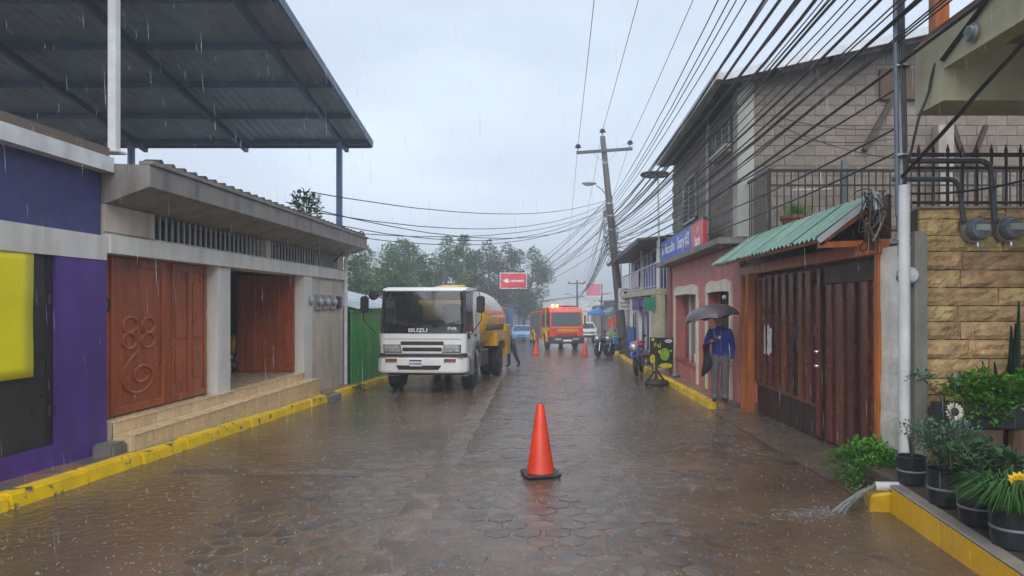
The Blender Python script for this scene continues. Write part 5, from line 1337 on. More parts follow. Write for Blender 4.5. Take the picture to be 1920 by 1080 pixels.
# person stooping behind the tanker
wk = thing('person', 'person in dark trousers stooping behind the yellow tanker cabinet', 'person', (-1.78, 25.3, gz(25.3) + .01), local=True, rot=(0, 0, R(-60)))
J2 = {'pelvis': (0, 0, .88, .14, .11), 'waist': (0, -.06, 1.03, .14, .12), 'chest': (0, -.22, 1.20, .17, .13), 'neckb': (0, -.33, 1.30, .08, .08), 'neck': (0, -.38, 1.36, .05, .05), 'headc': (0, -.42, 1.41, .05, .05),
      'shl': (-.18, -.24, 1.25, .07, .07), 'ell': (-.23, -.42, 1.05, .055, .055), 'wrl': (-.16, -.60, 1.08, .04, .04), 'hal': (-.15, -.67, 1.09, .03, .036),
      'shr': (.18, -.24, 1.25, .07, .07), 'elr': (.23, -.40, 1.03, .055, .055), 'wrr': (.16, -.58, 1.00, .04, .04), 'har': (.15, -.65, .99, .03, .036),
      'hipl': (-.09, 0, .82, .10, .11), 'knl': (-.11, -.08, .47, .072, .08), 'anl': (-.11, -.05, .11, .055, .06), 'tol': (-.12, -.20, .045, .042, .035),
      'hipr': (.09, .02, .82, .10, .11), 'knr': (.10, .10, .46, .072, .08), 'anr': (.11, .26, .11, .055, .06), 'tor': (.12, .12, .045, .042, .035)}
def pick2(c):
    if c.z < .1: return 3
    if c.y < -.61 or (c.z > 1.34 and abs(c.x) < .09): return 0
    return 2 if c.z < .9 else 1
ex = finger_tubes((-.15, -.67, 1.09), (0, -1, .1), (1, 0, 0), (0, 0, -1)) + finger_tubes((.15, -.65, .99), (0, -1, .1), (1, 0, 0), (0, 0, -1))
link('body', grow('body', J2, E, 'pelvis', [M_SKIN, mat('brown_work_jacket', (0.10, 0.07, 0.06), .7), mat('charcoal_trousers', (0.05, 0.045, 0.045), .6), M_SHOE], pick2, ex), wk)
head_parts(wk, (0, -.46, 1.46), 0, cap=mat('yellow_cap', (0.7, 0.5, 0.02), .4))

# ================================================================== utility pole, wires, signs
PB, PT = Vector((3.22, 34.0, gz(34) - .1)), Vector((2.12, 34.0, 10.1))
def on_pole(z): return PB + (PT - PB) * ((z - PB.z) / (PT.z - PB.z))
up = thing('utility_pole', 'leaning grey concrete utility pole with crossarm on the right pavement', 'pole', tuple(PB))
MB().tube([PB, (PB + PT) / 2, PT], [.24, .19, .13], 14).build('pole', mat('dark_weathered_pole', (0.085, 0.08, 0.078), .6, dirt=.3, bump=.3), up, smooth=True)
zc = 9.35
MB().bar(on_pole(zc) + Vector((-1.38, -.16, -.10)), on_pole(zc) + Vector((1.40, -.16, .10)), .12, .14).build('crossarm', mat('dark_timber_arm', (0.055, 0.05, 0.05), .6), up)
for s in (-1, 1): MB().bar(on_pole(zc - .65) + Vector((0, -.16, 0)), on_pole(zc) + Vector((s * .62, -.16, -.04)), .04, .03).build('brace', M_STEEL, up)
INS = [on_pole(zc) + Vector((-1.3, -.16, .0)), PT + Vector((0, 0, .05)), on_pole(zc) + Vector((1.28, -.16, .18))]
for p in INS:
    MB().tube([p, p + Vector((0, 0, .16))], .02, 6).lathe([(.05, .12), (.15, .15), (.16, .20), (.10, .23), (.13, .27), (.08, .32), (.001, .33)], p, 14).build('insulator', mat('brown_porcelain', (0.03, 0.027, 0.03), .25), up, smooth=True)
for z in (6.7, 6.1, 5.4): MB().lathe([(.21, 0), (.21, .08)], on_pole(z), 12).build('pole_band', M_STEEL, up)
sl = thing('street_lamp', 'cobra head street lamp on a curved arm of the utility pole', 'lamp', tuple(on_pole(7.0)))
q = on_pole(7.0)
MB().tube([q, q + Vector((-.35, -.1, .45)), q + Vector((-.62, -.15, .62))], .03, 8).build('lamp_arm', M_STEEL, sl, smooth=True)
MB().ball(q + Vector((-.98, -.2, .72)), .2, 14, 8, sc=(1.9, .7, .42)).build('lamp_head', mat('lamp_grey', (0.17, 0.18, 0.19), .35), sl, smooth=True)
MB().ball(q + Vector((-1.02, -.2, .64)), .15, 12, 6, sc=(1.5, .7, .3)).build('lamp_lens', M_LAMP, sl, smooth=True)

def no_truck_sign():
    c = on_pole(2.0) + Vector((.31, -.33, 0)); x, y = c.x, c.y
    t = thing('road_sign', 'white road sign with red ring on the utility pole', 'sign', (x, y, 1.5))
    z0, z1 = 1.47, 2.53; w = .36
    MB().box(x - w, x + w, y, y + .015, z0, z1).build('plate', mat('white_sign_sheet', (0.72, 0.72, 0.72), .4, dirt=.15), t, bev=.004)
    mb = MB(); n = 32; vs = []; fs = []
    for i in range(n):
        a = 2 * math.pi * i / n
        for r_ in (.225, .27): vs.append((x + r_ * math.cos(a), y - .004, 2.22 + r_ * math.sin(a)))
    for i in range(n): fs.append((2 * i, 2 * i + 1, 2 * ((i + 1) % n) + 1, 2 * ((i + 1) % n)))
    mb.add(vs, fs).build('red_ring', mat('sign_red', (0.5, 0.03, 0.03), .4), t)
    MB().extr([(x - .10, 2.26), (x + .11, 2.26), (x + .11, 2.31), (x + .05, 2.38), (x - .06, 2.38), (x - .10, 2.31)], 'y', y - .006, y - .002).build('truck_icon', M_LETK, t)
    text('lettering', '4.5 Tn', .13, M_LETK, t, (x, y - .004, 2.13), faces_camera(), .001, bold=.002)
    text('lettering', 'VEHICULO', .13, M_LETK, t, (x, y - .004, 1.80), faces_camera(), .001, bold=.002)
    text('lettering', 'PESADO', .13, M_LETK, t, (x, y - .004, 1.62), faces_camera(), .001, bold=.002)
    MB().box(x - .26, x + .26, y + .016, y + .10, 1.7, 1.75).box(x - .26, x + .26, y + .016, y + .10, 2.25, 2.30).build('bracket', M_STEEL, t)
no_truck_sign()

def wire(a, b, sag, r, label, group, n=18, name='cable', wob=0.0, seed=0):
    q = random.Random(seed); a, b = Vector(a), Vector(b); pts = []
    for i in range(n + 1):
        t = i / n; p = a.lerp(b, t); p.z -= 4 * sag * t * (1 - t)
        if wob and 0 < i < n: p += Vector((q.uniform(-wob, wob), 0, q.uniform(-wob, wob)))
        pts.append(p)
    return tag(MB().tube(pts, r, 5, cap=True).build(name, M_CABLE, smooth=True), label, 'cable', group)
# high tension lines towards the camera
for p, w in zip(INS, ('left', 'middle', 'right')):
    wire(p + Vector((0, 0, .28)), (p.x - .05 + (.10 if w == 'middle' else 0), -9, 10.2), .35, .011, w + 'most of the three thin lines on the crossarm' if w != 'middle' else 'middle one of the three thin lines on the crossarm', 'high lines on the crossarm', 24)
    wire(p + Vector((0, 0, .28)), (p.x - .3, 92, 5.2), .5, .010, 'thin line running on from the ' + w + ' insulator', 'lines running on beyond the pole', 16)
# low cables towards the camera's right
GB = 'black cables strung along the right houses'
q = random.Random(21)
near_ends = []
for i in range(7):       # upper group, crosses the sky
    z = 7.6 - .17 * i + q.uniform(-.05, .05); x = 2.62 + .13 * i + q.uniform(-.03, .03)
    wire(on_pole(7.0 - .16 * i) + Vector((.12, -.1, 0)), (x, -4, z), .55 + q.uniform(-.15, .25), .011, ('first', 'second', 'third', 'fourth', 'fifth', 'sixth', 'seventh')[i] + ' from the left of the upper cables crossing the sky', 'upper cables crossing the sky', 26, wob=.006, seed=i)
for i in range(4):       # thick bundles
    wire(on_pole(6.2 - .2 * i) + Vector((.15, -.1, 0)), (3.02 + .15 * i, -4, 6.8 - .15 * i), .62, .026, ('first', 'second', 'third', 'fourth')[i] + ' from the left of the thick cable bundles crossing the roof corner', 'thick cable bundles', 26, wob=.01, seed=40 + i)
for i in range(17):      # lower group, in front of the block wall
    z = 5.95 - .09 * i + q.uniform(-.05, .05); x = 3.22 + .022 * i + q.uniform(-.03, .03)
    wire(on_pole(5.9 - .085 * i) + Vector((.15, -.1, 0)), (x, -1, z), .42 + q.uniform(-.15, .35), .009 if i % 4 else .02, 'one of the lower black cables in front of the block wall', 'lower cables before the block wall', 26, wob=.008, seed=60 + i)
for i, (z, zz) in enumerate(((4.6, 3.9), (4.4, 3.5), (4.2, 3.25))):  # service drops to the mast
    wire(on_pole(5.0 - .2 * i) + Vector((.15, -.1, 0)), (3.42, 6.9, zz), .28 + .1 * i, .013, ('upper', 'middle', 'lower')[i] + ' service cable sagging down to the conduit mast', 'service cables to the mast', 22, wob=.01, seed=90 + i)
wire((3.45, 6.88, 3.0), (3.62, 2.0, 5.4), .15, .02, 'thick black cable rising from the mast past the cream balcony', 'cables at the cream balcony', 16, wob=.01, seed=5)
wire((3.58, 6.4, 4.0), (3.5, 1.5, 6.2), .1, .022, 'black cable running along the cream balcony beam', 'cables at the cream balcony', 14, wob=.01, seed=6)
wire((3.60, 6.55, 4.02), (3.44, 6.85, 2.9), .0, .014, 'short looped cable hanging from the cream beam to the mast', 'cables at the cream balcony', 10, wob=.02, seed=7)
wire((3.46, 6.85, 2.82), (4.9, 6.95, 3.02), .06, .012, 'pale wire stretched across the iron railing', None, 12)
for i, (x, z) in enumerate(((6.6, 5.15), (7.0, 4.5), (6.8, 5.0))):
    wire((3.9 + .15 * i, 12.6, 5.2 - .2 * i), (x, 13.3, z), .12, .008, ('highest', 'lowest', 'middle')[i] + ' thin wire stretched across the block wall', 'wires across the block wall', 10)
# tangle of leads at the service head
tg = thing('lead_tangle', 'tangle of wires and fittings at the end of the tin roof', 'cable', (3.40, 7.3, 2.7))
for k in range(9):
    c = Vector((3.38, 7.4, 2.62)); pts = [c + Vector((q.uniform(-.16, .12), q.uniform(-.25, .2), q.uniform(-.28, .32))) for _ in range(8)]
    sp = []
    for i in range(1, len(pts) - 2):
        p0, p1_, p2_, p3_ = pts[i - 1:i + 3]
        for t in range(7):
            u = t / 7; sp.append(.5 * (2 * p1_ + (p2_ - p0) * u + (2 * p0 - 5 * p1_ + 4 * p2_ - p3_) * u * u + (3 * p1_ - p0 - 3 * p2_ + p3_) * u ** 3))
    MB().tube(sp, .007 if k % 3 else .012, 5).build('lead', M_CABLE if k % 3 else mat('orange_lead', (0.20, 0.13, 0.09), .5), tg, smooth=True)
MB().lathe([(.06, 0), (.06, .16), (.02, .2)], (3.40, 7.35, 2.72), 10).build('service_head', M_STEEL, tg, smooth=True)
MB().tube([(3.38, 7.42, 2.3), (3.38, 7.42, 2.85)], .035, 8).build('riser', M_RUST, tg, smooth=True)
# wires to the left houses
ends = [(-4.95, 13.6, 3.95), (-5.0, 14.2, 3.62), (-5.05, 15.5, 3.52), (-5.02, 16.6, 3.45), (-4.98, 17.3, 3.40), (-5.05, 12.6, 3.6)]
for i, e in enumerate(ends):
    wire(on_pole(6.9 - .14 * i) + Vector((-.15, -.1, 0)), e, .55 + .18 * (i % 3), .011, ('highest', 'second', 'third', 'fourth', 'fifth', 'lowest')[i] + ' wire crossing the street from the pole to the pale house', 'wires across the street', 22, wob=.006, seed=120 + i)
tag(MB().tube([(-5.0, 17.3, 3.44), (-4.98, 17.28, 3.55), (-5.02, 17.2, 3.56), (-5.2, 17.0, 3.2), (-5.5, 16.6, 2.75)], .02, 6).build('cable', M_CABLE, smooth=True), 'bent black service cable over the eave of the pale house', 'cable')
# fan of wires going down the street
far = [(-5.2, 58, 3.4), (-6.5, 75, 3.6), (2.3, 88, 4.4), (2.4, 88, 3.8), (-5.6, 66, 3.0), (3.0, 80, 3.2)]
for i in range(20):
    e = Vector(far[i % len(far)]) + Vector((q.uniform(-.6, .6), q.uniform(-6, 6), q.uniform(-.3, .4)))
    wire(on_pole(6.9 - .17 * (i % 13)) + Vector((-.15, .1, 0)), e, .5 + q.uniform(0, 1.0), .012, 'one of the fanned black wires leading from the pole down the street', 'wires fanning down the street', 16, wob=.008, seed=150 + i)
for i in range(5):
    wire(on_pole(5.4 - .2 * i) + Vector((-.1, .1, 0)), (2.1 + .1 * i, 88, 2.4 + .25 * i), .75, .022, 'one of the heavy drooping cables below the fan of wires', 'heavy drooping cables down the street', 16, wob=.015, seed=180 + i)
# knot of spare cable on the pole
kn = thing('cable_knot', 'matted knot of spare cable hung on the utility pole', 'cable', tuple(on_pole(5.6)))
for k in range(26):
    z = q.uniform(3.9, 6.7); c = on_pole(z); pts = []
    ra, rb, ph = q.uniform(.2, .42), q.uniform(.3, .9), q.uniform(0, 6.28)
    for i in range(13):
        a = ph + i * .5; pts.append(c + Vector((ra * math.cos(a) + q.uniform(-.03, .03) - .08, -.12 + ra * .6 * math.sin(a), rb * .5 * math.sin(a * 1.0 + k))))
    MB().tube(pts, .012, 5).build('loop', M_CABLE, kn, smooth=True)
tag(MB().tube([on_pole(4.35) + Vector((.1, -.1, 0)), on_pole(4.35) + Vector((1.2, -.1, 0)), on_pole(4.35) + Vector((1.32, -.1, -.12)), on_pole(4.35) + Vector((1.34, -.1, -1.9))], .05, 8).build('bent_pipe', mat('slate_conduit', (0.05, 0.062, 0.075)), smooth=True), 'grey bent pipe reaching from the utility pole to the blue house', 'pipe')
# ================================================================== pots and plants of the garden bed
M_POT = mat('black_plastic_pot', (0.022, 0.026, 0.032), .35, var=.3)
M_POTL = mat('pale_pot_line', (0.22, 0.25, 0.28), .4)
M_SOIL = mat('potting_soil', (0.03, 0.022, 0.016), .8, bump=.6)
def pot(name, label, x, y, z, r, h, cat='potted plant'):
    t = thing(name, label, cat, (x, y, z), 'potted plants on the yellow garden wall')
    MB().lathe([(r * .86, 0), (r * .94, h * .3), (r * .97, h * .6), (r, h * .92), (r * 1.04, h), (r * .93, h), (r * .9, h * .85)], (x, y, z), 22).build('pot', M_POT, t, smooth=True)
    MB().lathe([(r * .965, h * .44), (r * .985, h * .46), (r * .985, h * .49), (r * .965, h * .51)], (x, y, z), 22).build('pot_line', M_POTL, t, smooth=True)
    MB().lathe([(.001, h * .87), (r * .9, h * .86)], (x, y, z), 14).build('soil', M_SOIL, t)
    return t
def stems(t, x, y, z, n, h, spread, m=M_BARK, r=.008, seed=0):
    q = random.Random(seed); tips = []
    for k in range(n):
        a = q.uniform(0, 6.28); s = q.uniform(.3, 1) * spread
        p = [Vector((x, y, z)), Vector((x + .4 * s * math.cos(a), y + .4 * s * math.sin(a), z + h * .5)), Vector((x + s * math.cos(a), y + s * math.sin(a), z + h * q.uniform(.8, 1.1)))]
        MB().tube(p, [r, r * .8, r * .5], 5).build('stem', m, t, smooth=True); tips.append(p)
    return tips
z0 = .10
p1 = pot('potted_twigs', 'black pot with sparse twigs beside the white drain pipe', 3.17, 6.16, z0, .125, .24)
tp_ = stems(p1, 3.17, 6.16, z0 + .2, 6, .30, .14, seed=1); mb = MB()
for p in tp_: foliage(mb, p[2], (.05, .05, .06), 16, .04, .02, int(p[2].x * 1000))
mb.build('leaves', M_LEAF, p1)
p2 = pot('potted_rue', 'large black pot with feathery grey-green shrub', 3.10, 5.50, z0, .135, .28)
tp_ = stems(p2, 3.10, 5.50, z0 + .24, 12, .33, .20, seed=2); mb = MB()
for k, p in enumerate(tp_):
    foliage(mb, p[2], (.10, .10, .10), 120, .045, .018, 30 + k); foliage(mb, p[1], (.10, .10, .10), 60, .04, .016, 50 + k)
mb.build('leaves', M_LEAFG, p2)
p3 = pot('potted_geranium', 'black pot with dark geranium bearing pink and orange flowers', 3.06, 5.02, z0, .13, .26)
tp_ = stems(p3, 3.10, 5.00, z0 + .22, 10, .24, .24, seed=3); mb = MB()
for k, p in enumerate(tp_): foliage(mb, p[2], (.11, .11, .09), 60, .06, .045, 70 + k)
mb.build('leaves', leafmat('geranium_leaves', (0.045, 0.10, 0.04)), p3)
def bloom(t, c, r, m, n=40):
    q = random.Random(int(c[0] * 999)); mb = MB()
    for i in range(n):
        d = Vector((q.gauss(0, 1), q.gauss(0, 1), q.gauss(0, 1))).normalized()
        leaf_quads(mb, Vector(c) + d * r * .4, d, r * .7, r * .55)
    mb.build('flower', m, t)
bloom(p3, (3.09, 4.86, .44), .045, mat('coral_pink_petal', (0.75, 0.14, 0.12), .5))
bloom(p3, (3.17, 4.82, .41), .035, mat('orange_petal', (0.75, 0.24, 0.05), .5))
p4 = pot('potted_grass', 'black pot overflowing with long arching dark green blades', 3.02, 4.56, z0, .14, .26)
mb = MB(); q = random.Random(8)
for i in range(1100):
    a = q.uniform(0, 6.28); r = q.uniform(0, .17); l = q.uniform(.22, .5)
    b = Vector((3.04 + r * math.cos(a), 4.56 + r * math.sin(a), z0 + .25)); d = Vector((math.cos(a) * q.uniform(.4, 1.1), math.sin(a) * q.uniform(.4, 1.1), 1)).normalized()
    s = d.cross(Vector((0, 0, 1))).normalized() * .0045
    m1 = b + d * l * .5; e = m1 + Vector((d.x, d.y, d.z - 1.1)).normalized() * l * .5
    mb.add([b - s, b + s, m1 + s * 1.3, m1 - s * 1.3, e], [(0, 1, 2, 3), (3, 2, 4)])
mb.build('blades', M_LEAF, p4)
fc = thing('fern_clump', 'dark leafy undergrowth behind the row of black pots', 'bush', (3.55, 5.3, .085))
mb = MB()
for k, c in enumerate(((3.45, 5.55, .24), (3.62, 5.2, .28), (3.42, 5.0, .26), (3.7, 4.9, .30), (3.5, 4.65, .26))): foliage(mb, c, (.22, .22, .2), 300, .08, .04, 400 + k)
mb.build('leaves', leafmat('undergrowth_leaves', (0.05, 0.12, 0.035)), fc)
stems(fc, 3.55, 5.2, .08, 8, .3, .3, seed=14)
# sunflower and white daisy ornaments
def daisy(label, c, r, pet, core, name, stake=True, face=(0, -1, .25), group=None):
    t = thing(name, label, 'flower', (c[0], c[1], c[2] - r), group)
    n = Vector(face).normalized(); u = n.cross(Vector((0, 0, 1))).normalized(); w = u.cross(n); C = Vector(c)
    for k in range(16):
        a = 2 * math.pi * k / 16; d = u * math.cos(a) + w * math.sin(a); e = u * -math.sin(a) + w * math.cos(a)
        mb = MB().add([C + d * r * .35 - e * r * .10, C + d * r * .75 - e * r * .17 + n * .012, C + d * r, C + d * r * .75 + e * r * .17 + n * .012, C + d * r * .35 + e * r * .10, C + d * r * .7 + n * .02], [(0, 1, 5), (1, 2, 5), (2, 3, 5), (3, 4, 5), (4, 0, 5)])
        mb.build('petal', pet, t)
    mb = MB().ball((0, 0, 0), r * .42, 14, 8, sc=(1, 1, .4)); rot = Vector((0, 0, 1)).rotation_difference(n).to_matrix()
    mb.v = [tuple(rot @ Vector(v) + C + n * .005) for v in mb.v]; mb.build('core', core, t, smooth=True)
    if stake: MB().tube([C - n * .01, (c[0], c[1] + .03, .1)], .007, 6).build('stem', M_LEAF, t)
daisy('white daisy ornament with dark centre on the black planter box', (3.77, 6.52, .68), .095, mat('ivory_petal', (0.66, 0.63, 0.55), .5), mat('dark_core', (0.03, 0.025, 0.015), .6), 'daisy_ornament', stake=False)
daisy('yellow sunflower at the right edge beside the arching grass', (3.115, 4.62, .475), .10, mat('sunflower_petal', (0.80, 0.47, 0.01), .5), mat('sunflower_core', (0.06, 0.025, 0.01), .7), 'sunflower', face=(-.3, -1, .2))
# black planter box with bright shrub on a stump
pbx = thing('planter_box', 'black planter box of bright green clover leaves on tree stumps', 'planter', (4.15, 6.65, .085))
MB().box(3.70, 4.70, 6.56, 6.84, .50, .74).build('box', M_POT, pbx, bev=.015)
for (x, r) in ((3.92, .12), (4.18, .14), (4.5, .12)):
    MB().lathe([(r * 1.15, .085), (r, .2), (r * .95, .40), (r * .98, .498)], (x, 6.68, 0), 12).build('stump', mat('brown_stump', (0.13, 0.075, 0.045), .7, bump=.7, bscale=12), pbx)
mb = MB()
for k in range(5): foliage(mb, (3.92 + k * .17, 6.66, .86 + .05 * math.sin(k * 2)), (.17, .16, .15), 330, .06, .05, 200 + k)
foliage(mb, (4.1, 6.52, .70), (.25, .08, .14), 260, .06, .05, 210)
mb.build('leaves', M_LEAFB, pbx)
# tall snake plants / cactus against the stone
sn = thing('snake_plant', 'tall dark sword leaved plant against the stone wall', 'plant', (4.7, 6.9, .085))
q = random.Random(31)
for i in range(26):
    x = q.uniform(4.38, 5.3); h = q.uniform(.75, 1.5); lean = q.uniform(-.18, .18); w = q.uniform(.025, .05); y = q.uniform(6.82, 6.98)
    pts = []
    for j in range(6):
        t = j / 5; ww = w * (1 - t ** 3) * (.7 + .6 * t); cx = x + lean * t * t
        pts += [(cx - ww, y - .012, .3 + h * t), (cx, y + .012, .3 + h * t), (cx + ww, y - .012, .3 + h * t)]
    fs = [(3 * j + k, 3 * j + k + 1, 3 * j + 4 + k, 3 * j + 3 + k) for j in range(5) for k in (0, 1)]
    MB().add(pts, fs).build('leaf', leafmat('dark_blade', (0.03, 0.07, 0.04)), sn, smooth=True)
MB().box(4.35, 5.35, 6.80, 7.0, .085, .42).build('trough', M_POT, sn, bev=.02)
# thin leaning stem with small blue-green leaf clusters
th = thing('leaning_sprig', 'thin leaning sprig with small blue-green leaf clusters before the pillar', 'plant', (3.72, 6.45, .6))
MB().tube([(3.72, 6.45, .62), (3.55, 6.4, .85), (3.38, 6.35, 1.02)], [.008, .006, .004], 5).tube([(3.72, 6.45, .62), (3.70, 6.4, .85), (3.71, 6.4, 1.0)], [.007, .005, .003], 5).build('stem', M_BARK, th)
mb = MB()
for k, c in enumerate(((3.36, 6.34, 1.06), (3.44, 6.34, 1.0), (3.71, 6.4, 1.02), (3.30, 6.34, 1.02))): foliage(mb, c, (.06, .05, .045), 50, .045, .025, 300 + k)
mb.build('leaves', M_LEAFG, th)
bu = thing('low_bush', 'low bright green bush at the foot of the gate post', 'bush', (3.2, 7.15, gz(7.1) + .05))
mb = MB()
for k, c in enumerate(((3.06, 7.2, .03), (3.26, 7.05, .07), (3.40, 6.9, .06), (3.12, 6.92, -.02), (3.28, 7.3, .12))): foliage(mb, c, (.22, .22, .17), 480, .055, .035, 320 + k)
mb.build('leaves', leafmat('mid_green_leaves', (0.085, 0.27, 0.03)), bu)
stems(bu, 3.2, 7.1, gz(7.1) + .03, 7, .2, .2, seed=12)
wd = thing('kerb_weeds', 'small tuft of weeds growing at the left kerb before the tanker', 'weeds', (XL + .02, 16.6, gz(16.6)))
mb = MB(); foliage(mb, (XL + .02, 16.7, gz(16.7) + .06), (.12, .35, .10), 260, .07, .03, 5); mb.build('leaves', M_LEAF, wd)

# outlet pipe and gush of water
op = thing('outlet_pipe', 'short white outlet pipe pouring rain water onto the road', 'pipe', (2.8, 6.18, .05))
mb = MB(); mb.tube([(2.86, 6.20, .055), (3.14, 6.16, .06)], .042, 14, cap=False).tube([(2.86, 6.20, .055), (3.14, 6.16, .06)], .034, 14, cap=False); mb.build('pipe', M_PVC, op, smooth=True)
MB().tube([(3.06, 6.172, .058), (3.09, 6.168, .0585)], .0445, 14, cap=False).build('blue_ring', mat('blue_ring', (0.03, 0.12, 0.22), .4), op)
M_WATER = mat('pouring_water', (0.62, 0.62, 0.60), .1, var=.2, scale=20, trans=.75, bump=.5, bscale=60)
mb = MB(); q = random.Random(2)
def jet(o_, v, r0, n=14, side=10):
    vs = []; fs = []
    for i in range(n + 1):
        t = i / n; c = Vector((2.87 - v * t, 6.20 - .10 * t, .052 - .05 * t - .155 * t * t)) + o_
        for k in range(side):
            a = 2 * math.pi * k / side; rr = r0 * (1 - .35 * t) * (1 + .55 * mnoise.noise((math.cos(a) * 1.5 + o_.y * 60, math.sin(a) * 1.5, t * 6 + v * 20)))
            vs.append(c + Vector((rr * .4 * math.sin(a), rr * (1 + 1.2 * t) * math.cos(a), rr * math.sin(a))))
    for i in range(n):
        for k in range(side): fs.append((i * side + k, i * side + (k + 1) % side, (i + 1) * side + (k + 1) % side, (i + 1) * side + k))
    mb.add(vs, fs)
jet(Vector((0, 0, 0)), .40, .026); jet(Vector((0, .01, -.012)), .34, .016); jet(Vector((0, -.015, .004)), .45, .010)
# broken water where the jet lands and runs off
for k in range(420):
    a = abs(q.gauss(0, .33)); p = Vector((2.50 - a + q.gauss(0, .05), 6.12 - .25 * a + .09 * q.gauss(0, 1), gz(6.1) + .008 + abs(q.gauss(0, .010)) * (1 - a)))
    mb.ball(p, q.uniform(.002, .0065), 5, 3, sc=(2.2, 1.2, .6))
tag(mb.build('pouring_water', M_WATER, smooth=True), kind='stuff')

# stand and drinks board at the kerb
ps = thing('post_stand', 'rusty post standing on splayed feet in a tyre base at the right kerb', 'stand', (2.60, 18.4, gz(18.4)))
y = 18.4; g0 = gz(18.4)
MB().tube([(2.6, y, g0 + .05), (2.6, y, g0 + 1.05)], .045, 10).build('post', M_RUST, ps, smooth=True)
for a in (30, 150, 270): MB().bar((2.6, y, g0 + .42), (2.6 + .30 * math.cos(R(a)), y + .30 * math.sin(R(a)), g0 + .07), .04, .04).build('foot', M_RUST, ps)
MB().lathe([(.20, 0), (.30, .0), (.34, .06), (.30, .13), (.20, .13)], (2.6, y, g0), 20).build('tyre_base', M_TYRE, ps, smooth=True)
bd = thing('drinks_board', 'black drinks board with lime green fruit shapes beside the pink house', 'sign', (3.0, 20.2, gz(20.2) + .13))
yb = 20.2; zb = gz(yb) + .13
mb = MB().extr([(2.58, zb + .32), (2.72, zb + .28), (2.84, zb + .42), (2.92, zb + .22), (3.34, zb + .18), (3.36, zb + 1.10), (2.66, zb + 1.12), (2.66, zb + .62)], 'y', yb, yb + .03); mb.build('board', mat('black_board_print', (0.014, 0.018, 0.016), .35), bd)
M_LIME = mat('lime_print', (0.26, 0.46, 0.015), .4, var=.5, scale=9); M_LEMON = mat('lemon_print', (0.55, 0.55, 0.02), .4, var=.4, scale=9)
def disc(cx, cz_, rx, rz_, m, n=18, d=.004): MB().extr([(cx + rx * math.cos(2 * math.pi * i / n) * (1 + .05 * math.sin(i * 5)), cz_ + rz_ * math.sin(2 * math.pi * i / n)) for i in range(n)], 'y', yb - d, yb - .001).build('fruit_print', m, bd)
disc(3.10, zb + .62, .14, .19, M_LIME); disc(2.74, zb + .48, .085, .14, M_LEMON); disc(3.13, zb + .28, .20, .08, M_LEMON, d=.006); disc(2.95, zb + .70, .045, .05, M_LEMON, d=.008); disc(3.28, zb + .72, .04, .04, M_LIME); disc(2.75, zb + 1.05, .05, .04, M_LEMON)
MB().extr([(3.21 + .11 * math.cos(2 * math.pi * i / 16), zb + 1.01 + .05 * math.sin(2 * math.pi * i / 16)) for i in range(16)], 'y', yb - .004, yb - .001).build('oval_label', M_LETW, bd)
MB().box(3.13, 3.29, yb - .006, yb - .0045, zb + .995, zb + 1.025).build('oval_bar', mat('sign_red', (0.5, 0.03, 0.03)), bd)
text('lettering', 'Sal', .20, M_LEMON, bd, (2.88, yb - .004, zb + .88), faces_camera(), .001, bold=.003)
for x in (2.75, 3.28): MB().box(x - .02, x + .02, yb + .031, yb + .07, zb - .02, zb + 1.0).build('leg', M_IRON, bd)
tag(MB().lathe([(.001, 0), (.10, .01), (.13, .06), (.11, .08)], (3.32, 19.5, gz(19.5) + .13), 14).build('steel_bowl', M_STEEL, smooth=True), 'small pale steel bowl on the pavement beside the pink house', 'bowl')

# ================================================================== trees
def tree(label, x, y, h, r, m, seed, zc=.58, dens=1.0, lean=0.0, name='leafy_tree'):
    q = random.Random(seed); g0 = gz(y)
    t = thing(name, label, 'tree', (x, y, g0), 'trees behind the left houses')
    top = Vector((x + lean, y, g0 + h * .86))
    trunk = [Vector((x, y, g0 - .1)), Vector((x + q.uniform(-.2, .2) + lean * .3, y, g0 + h * .35)), Vector((x + q.uniform(-.2, .2) + lean * .7, y, g0 + h * .62)), top]
    tr = MB().tube(trunk, [.24, .18, .12, .03], 8).build('trunk', M_BARK, t, smooth=True)
    clumps = []
    for k in range(17):
        f = q.uniform(.22, .95); b = trunk[0].lerp(trunk[3], f); a = k * 2.4 + q.uniform(-.4, .4)
        rr = r * math.sin(math.pi * min(max((f - .15) / .95, 0.05), 1)) ** .7 * q.uniform(.55, 1.0)
        e = b + Vector((rr * math.cos(a), rr * math.sin(a), q.uniform(.1, .7)))
        MB().tube([b, b.lerp(e, .5) + Vector((0, 0, .1)), e], [.07, .045, .015], 5).build('limb', M_BARK, tr)
        clumps.append((e, q.uniform(.55, .95) * r * .46)); clumps.append((b.lerp(e, .55), q.uniform(.5, .8) * r * .40))
    clumps.append((top, r * .35)); clumps.append((top + Vector((0, 0, .3 * r)), r * .22))
    mb = MB()
    for k, (c, cr_) in enumerate(clumps):
        foliage(mb, c, (cr_, cr_, cr_ * q.uniform(.8, 1.25)), int(200 * dens), .32, .17, seed * 100 + k, up=.1, inner=.15)
    tag(mb.build('crown', m, t), kind=None)
    return t
M_T1 = leafmat('fresh_tree_leaves', (0.12, 0.25, 0.07), .5)
M_T2 = leafmat('dark_tree_leaves', (0.065, 0.115, 0.06), .5)
M_T3 = leafmat('deep_tree_leaves', (0.075, 0.18, 0.05), .5)
tree('pale green tree just right of the eave of the pale house', -15.6, 55, 7.7, 2.1, M_T1, 1)
tree('broad fresh green tree, second from the left behind the shed', -13.4, 58, 8.9, 2.3, M_T1, 2)
tree('dense shorter tree filling the gap above the tanker cab roof', -11.4, 52, 7.6, 2.0, M_T3, 3)
tree('tall feathery tree above the middle of the tanker windscreen', -9.9, 60, 9.3, 2.2, M_T1, 4, dens=.9)
